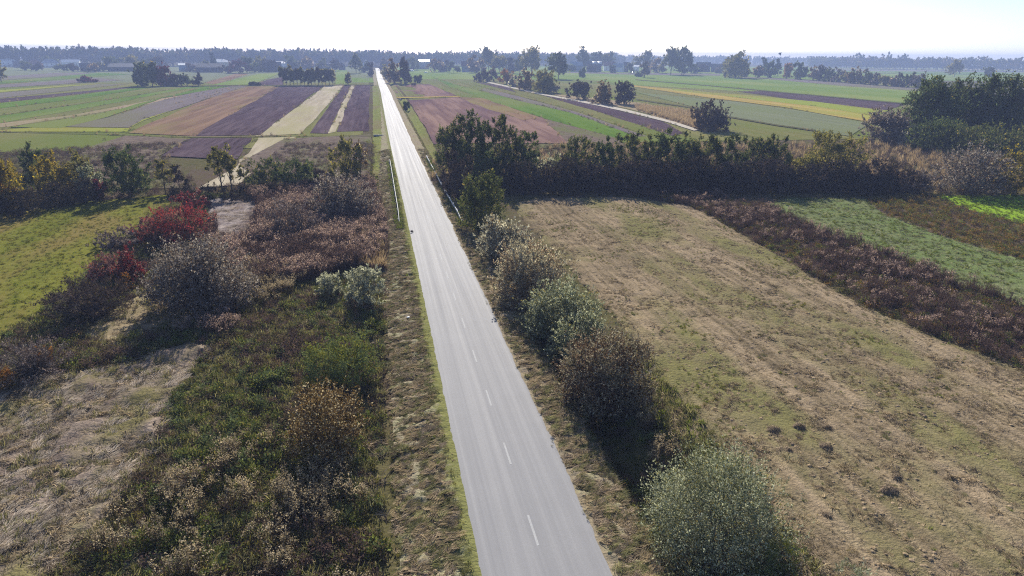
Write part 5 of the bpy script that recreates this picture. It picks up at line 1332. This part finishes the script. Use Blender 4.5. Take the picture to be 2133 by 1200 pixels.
guard_rail('white steel guard rail on the left side of the road', [(-3.42, 81.5, 0.05), (-3.40, 84.5, 0.55), (-3.38, 87, 0.62), (-3.35, 128, 0.62), (-3.42, 131.5, 0.35)], 1)
guard_rail('white steel guard rail on the right side of the road', [(4.05, 80.0, 0.05), (3.98, 83.5, 0.55), (3.92, 86.5, 0.62), (3.75, 100, 0.62), (3.78, 133, 0.62), (3.85, 136, 0.4)], -1)

# ------------------------------------------------------------------ culverts, small things
CONC = plain('concrete', (0.36, 0.34, 0.32), 0.85, 0.2, 0.2, 4)
def culvert(label, x, y, rz=0.0):
    root = empty('culvert', (x, y, float(height(x, y))), rz); tag(root, label, 'culvert')
    V, F = boxes([(-1.3, 1.3, -0.12, 0.12, -0.3, 0.35)]); link('headwall', build_mesh('headwall', V, F, [CONC]), root)
    an = np.linspace(0, 2*math.pi, 15)[:-1]
    ring = [(0.38*math.cos(a), -0.16, 0.38*math.sin(a) - 0.05) for a in an] + [(0.38*math.cos(a), -0.9, 0.38*math.sin(a) - 0.05) for a in an] + [(0.30*math.cos(a), -0.9, 0.30*math.sin(a) - 0.05) for a in an] + [(0.30*math.cos(a), -0.16, 0.30*math.sin(a) - 0.05) for a in an]
    F = [(k_*14 + i_, k_*14 + (i_+1) % 14, (k_+1)*14 + (i_+1) % 14, (k_+1)*14 + i_) for k_ in range(3) for i_ in range(14)]
    link('pipe', build_mesh('pipe', ring, F, [CONC]), root)
cx_, cy_ = G(789, 284); culvert('concrete culvert under the field crossing left of the road', cx_, cy_)
cx_, cy_ = G(831, 207); culvert('concrete culvert under the field entrance right of the far road', cx_, cy_)
WOODM = plain('weathered_boards', (0.16, 0.085, 0.06), 0.85, 0.1, 0.3, 2)
cx_, cy_ = G(862, 180)
cr = empty('slatted_trailer', (cx_, cy_, GZ)); tag(cr, 'brown slatted farm trailer parked on the pinkish field', 'trailer')
V, F = boxes([(-1.6, 1.6, -0.9, 0.9, 0.55, 0.7)]); link('bed', build_mesh('bed', V, F, [WOODM]), cr)
for k_ in range(4):
    V, F = boxes([(-1.6, 1.6, -0.92, -0.86, 0.75 + k_*0.32, 1.0 + k_*0.32)]); link('side_board', build_mesh('side_board', V, F, [WOODM]), cr)
    V, F = boxes([(-1.6, 1.6, 0.86, 0.92, 0.75 + k_*0.32, 1.0 + k_*0.32)]); link('side_board', build_mesh('side_board', V, F, [WOODM]), cr)
TYRE = plain('tyre', (0.02, 0.02, 0.02), 0.8, 0.2, 0.1, 4)
for sx in (-0.9, 0.9):
    for sy in (-0.8, 0.8):
        V, F = tube([(sx, sy - .1, 0.32), (sx, sy + .1, 0.32)], [0.32, 0.32], 12); link('wheel', build_mesh('wheel', V, F, [TYRE]), cr)
def car(label, x, y, rz, paintc, van=False):
    root = empty('parked_car', (x, y, 0.0 if abs(x) < 6 else GZ), rz); tag(root, label, 'car')
    pm = plain('car_paint', paintc, 0.3, 0.5, 0.05, 1)
    sec = [(-2.1, 0.35), (-2.1, 0.85), (-1.1, 0.95), (-0.5, 1.45), (1.1, 1.5), (1.9, 1.0), (2.1, 0.9), (2.1, 0.35)] if not van else [(-2.4, 0.35), (-2.4, 0.95), (-1.8, 1.1), (-1.2, 1.95), (2.4, 2.0), (2.4, 0.35)]
    n = len(sec); V = [(-0.85, a, b) for a, b in sec] + [(0.85, a, b) for a, b in sec]
    me = bpy.data.meshes.new('body'); me.from_pydata(V, [], [tuple(range(n))[::-1], tuple(range(n, 2*n))] + [(i_, (i_+1) % n, (i_+1) % n + n, i_ + n) for i_ in range(n)]); me.materials.append(pm); me.update()
    link('body', me, root)
    gl = (sec[2], sec[3]); a0, a1 = gl
    off = 0.02
    V = [(-0.72, a0[0]*.9 + a1[0]*.1 - off, a0[1]*.9 + a1[1]*.1 + off), (0.72, a0[0]*.9 + a1[0]*.1 - off, a0[1]*.9 + a1[1]*.1 + off), (0.66, a0[0]*.1 + a1[0]*.9 - off, a0[1]*.1 + a1[1]*.9 + off), (-0.66, a0[0]*.1 + a1[0]*.9 - off, a0[1]*.1 + a1[1]*.9 + off)]
    link('windscreen', build_mesh('windscreen', V, [(0, 1, 2, 3)], [GLASS]), root)
    for sx in (-0.80, 0.80):
        for sy in (-1.35, 1.35):
            V, F = tube([(sx - .1, sy, 0.32), (sx + .1, sy, 0.32)], [0.32, 0.32], 12); link('wheel', build_mesh('wheel', V, F, [TYRE]), root)
        V, F = boxes([(sx - .14 if sx < 0 else sx - .06, sx + .06 if sx < 0 else sx + .14, sec[0][0] - .03, sec[0][0] + .05, 0.62, 0.8)]); link('headlight', build_mesh('headlight', V, F, [TRIM]), root)
cx_, cy_ = G(787.5, 146.5, 0); car('dark car coming at the far end of the road', float(road_c(cy_)) + 0.9, cy_, 0.0, (0.03, 0.03, 0.04))
cx_, cy_ = G(858, 149); car('white van beyond the tall tree right of the far road', cx_, cy_, 1.2, (0.8, 0.8, 0.8), True)
cx_, cy_ = G(887, 152); car('white car in the field right of the far road', cx_, cy_, 1.4, (0.8, 0.8, 0.8))
cx_, cy_ = G(1320, 152); car('white car beside the white garage', cx_, cy_, 1.5, (0.8, 0.8, 0.8))
# loose hay heaps on the meadow, a clod on the road, litter
def heap(label, px, py, r, h, mat, seed):
    q = np.random.RandomState(seed); x, y = G(px, py)
    root = empty('hay_heap', (x, y, float(height(x, y)) + 0.02)); tag(root, label, 'hay heap', 'hay heaps on the right meadow')
    na, nb = 14, 5; V = []
    for j in range(nb):
        f = j/(nb - 1)
        for i_ in range(na):
            a = i_/na*6.283; rr = r*math.cos(f*math.pi/2*0.96)*(1 + q.uniform(-.18, .18))
            V.append((math.cos(a)*rr, math.sin(a)*rr*0.8, h*math.sin(f*math.pi/2)*(1 + q.uniform(-.12, .12)) - 0.1*(j == 0)))
    F = [(j*na + i_, j*na + (i_+1) % na, (j+1)*na + (i_+1) % na, (j+1)*na + i_) for j in range(nb - 1) for i_ in range(na)]
    link('mound', build_mesh('mound', V, F, [mat], smooth=True), root)
    Vb, Fb = blades(q, 140, r*0.95, 0.28, 0.022, 0.0, 0.9, 0.4)
    rr = np.sqrt(Vb[:, 0]**2 + Vb[:, 1]**2)
    Vb[:, 2] += h*np.sqrt(np.clip(1 - (rr/r)**2, 0, 1))*0.95
    link('straw', build_mesh('straw', Vb, Fb, [S_HAY2]), root)
M_HEAP = plain('old_hay', (0.19, 0.14, 0.10), 0.95, 0.1, 0.35, 9)
for k_, (a, b, r_, h_, lb) in enumerate([(1720, 935, 0.42, 0.32, 'brown hay heap, rightmost of the cluster above the bottom willow'), (1664, 893, 0.40, 0.34, 'brown hay heap, uppermost of the cluster above the bottom willow'),
        (1612, 898, 0.45, 0.3, 'brown hay heap, leftmost of the cluster above the bottom willow'), (1852, 1026, 0.5, 0.36, 'dark hay heap in the middle of the lower right meadow'),
        (1868, 999, 0.25, 0.22, 'small dark hay heap just behind the middle one'), (1642, 942, 0.25, 0.2, 'small hay heap below the leftmost one of the cluster'),
        (1722, 1078, 0.3, 0.22, 'small hay heap right of the bottom willow'), (1722, 895, 0.3, 0.22, 'small hay heap behind the rightmost one of the cluster')]):
    heap(lb, a, b, r_*0.85, h_*0.62, M_HEAP, 300 + k_)
x_, y_ = G(858, 483, 0.03)
q = np.random.RandomState(8)
ico = []
for j in range(5):
    for i_ in range(8):
        a = i_/8*6.283; f = j/4*math.pi; rr = 0.16*math.sin(f)*(1 + q.uniform(-.2, .2))
        ico.append((math.cos(a)*rr*1.3, math.sin(a)*rr, 0.09 - 0.10*math.cos(f)))
cl = link('soil_clod', build_mesh('soil_clod', ico, [(j*8 + i_, j*8 + (i_+1) % 8, (j+1)*8 + (i_+1) % 8, (j+1)*8 + i_) for j in range(4) for i_ in range(8)], [plain('dark_soil', (0.03, 0.026, 0.024), 0.9, 0.1)], smooth=True), loc=(x_, y_, 0.02))
tag(cl, 'small dark clod lying on the road near its left edge', 'clod')
x_, y_ = G(850, 661, -0.1)
lt = link('litter', build_mesh('litter', [(-.11, -.08, 0), (.12, -.07, .02), (.1, .09, .05), (-.1, .08, .02), (0, 0, .09)], [(0, 1, 4), (1, 2, 4), (2, 3, 4), (3, 0, 4)], [plain('white_paper', (0.8, 0.8, 0.78), 0.6, 0.3)]), loc=(x_, y_, float(height(x_, y_)) + 0.12))
tag(lt, 'small scrap of white litter on the left verge', 'litter')


# ------------------------------------------------------------------ the hazy air
hz = NT('haze_air')
for n_ in list(hz.n):
    if n_ != hz.out: hz.n.remove(n_)
pv = hz.n.new('ShaderNodeVolumePrincipled')
pv.inputs['Color'].default_value = (0.48, 0.60, 1.0, 1)
pv.inputs['Density'].default_value = 0.00040
pv.inputs['Anisotropy'].default_value = 0.0
hz.t.links.new(pv.outputs[0], hz.out.inputs['Volume'])
Vh, Fh = boxes([(-3200, 3200, -600, 4200, -3.0, 42.0)])
haze = link('haze', build_mesh('haze', Vh, Fh, [hz.m])); tag(haze, 'pale blue autumn haze over the fields', 'haze', kind='stuff')
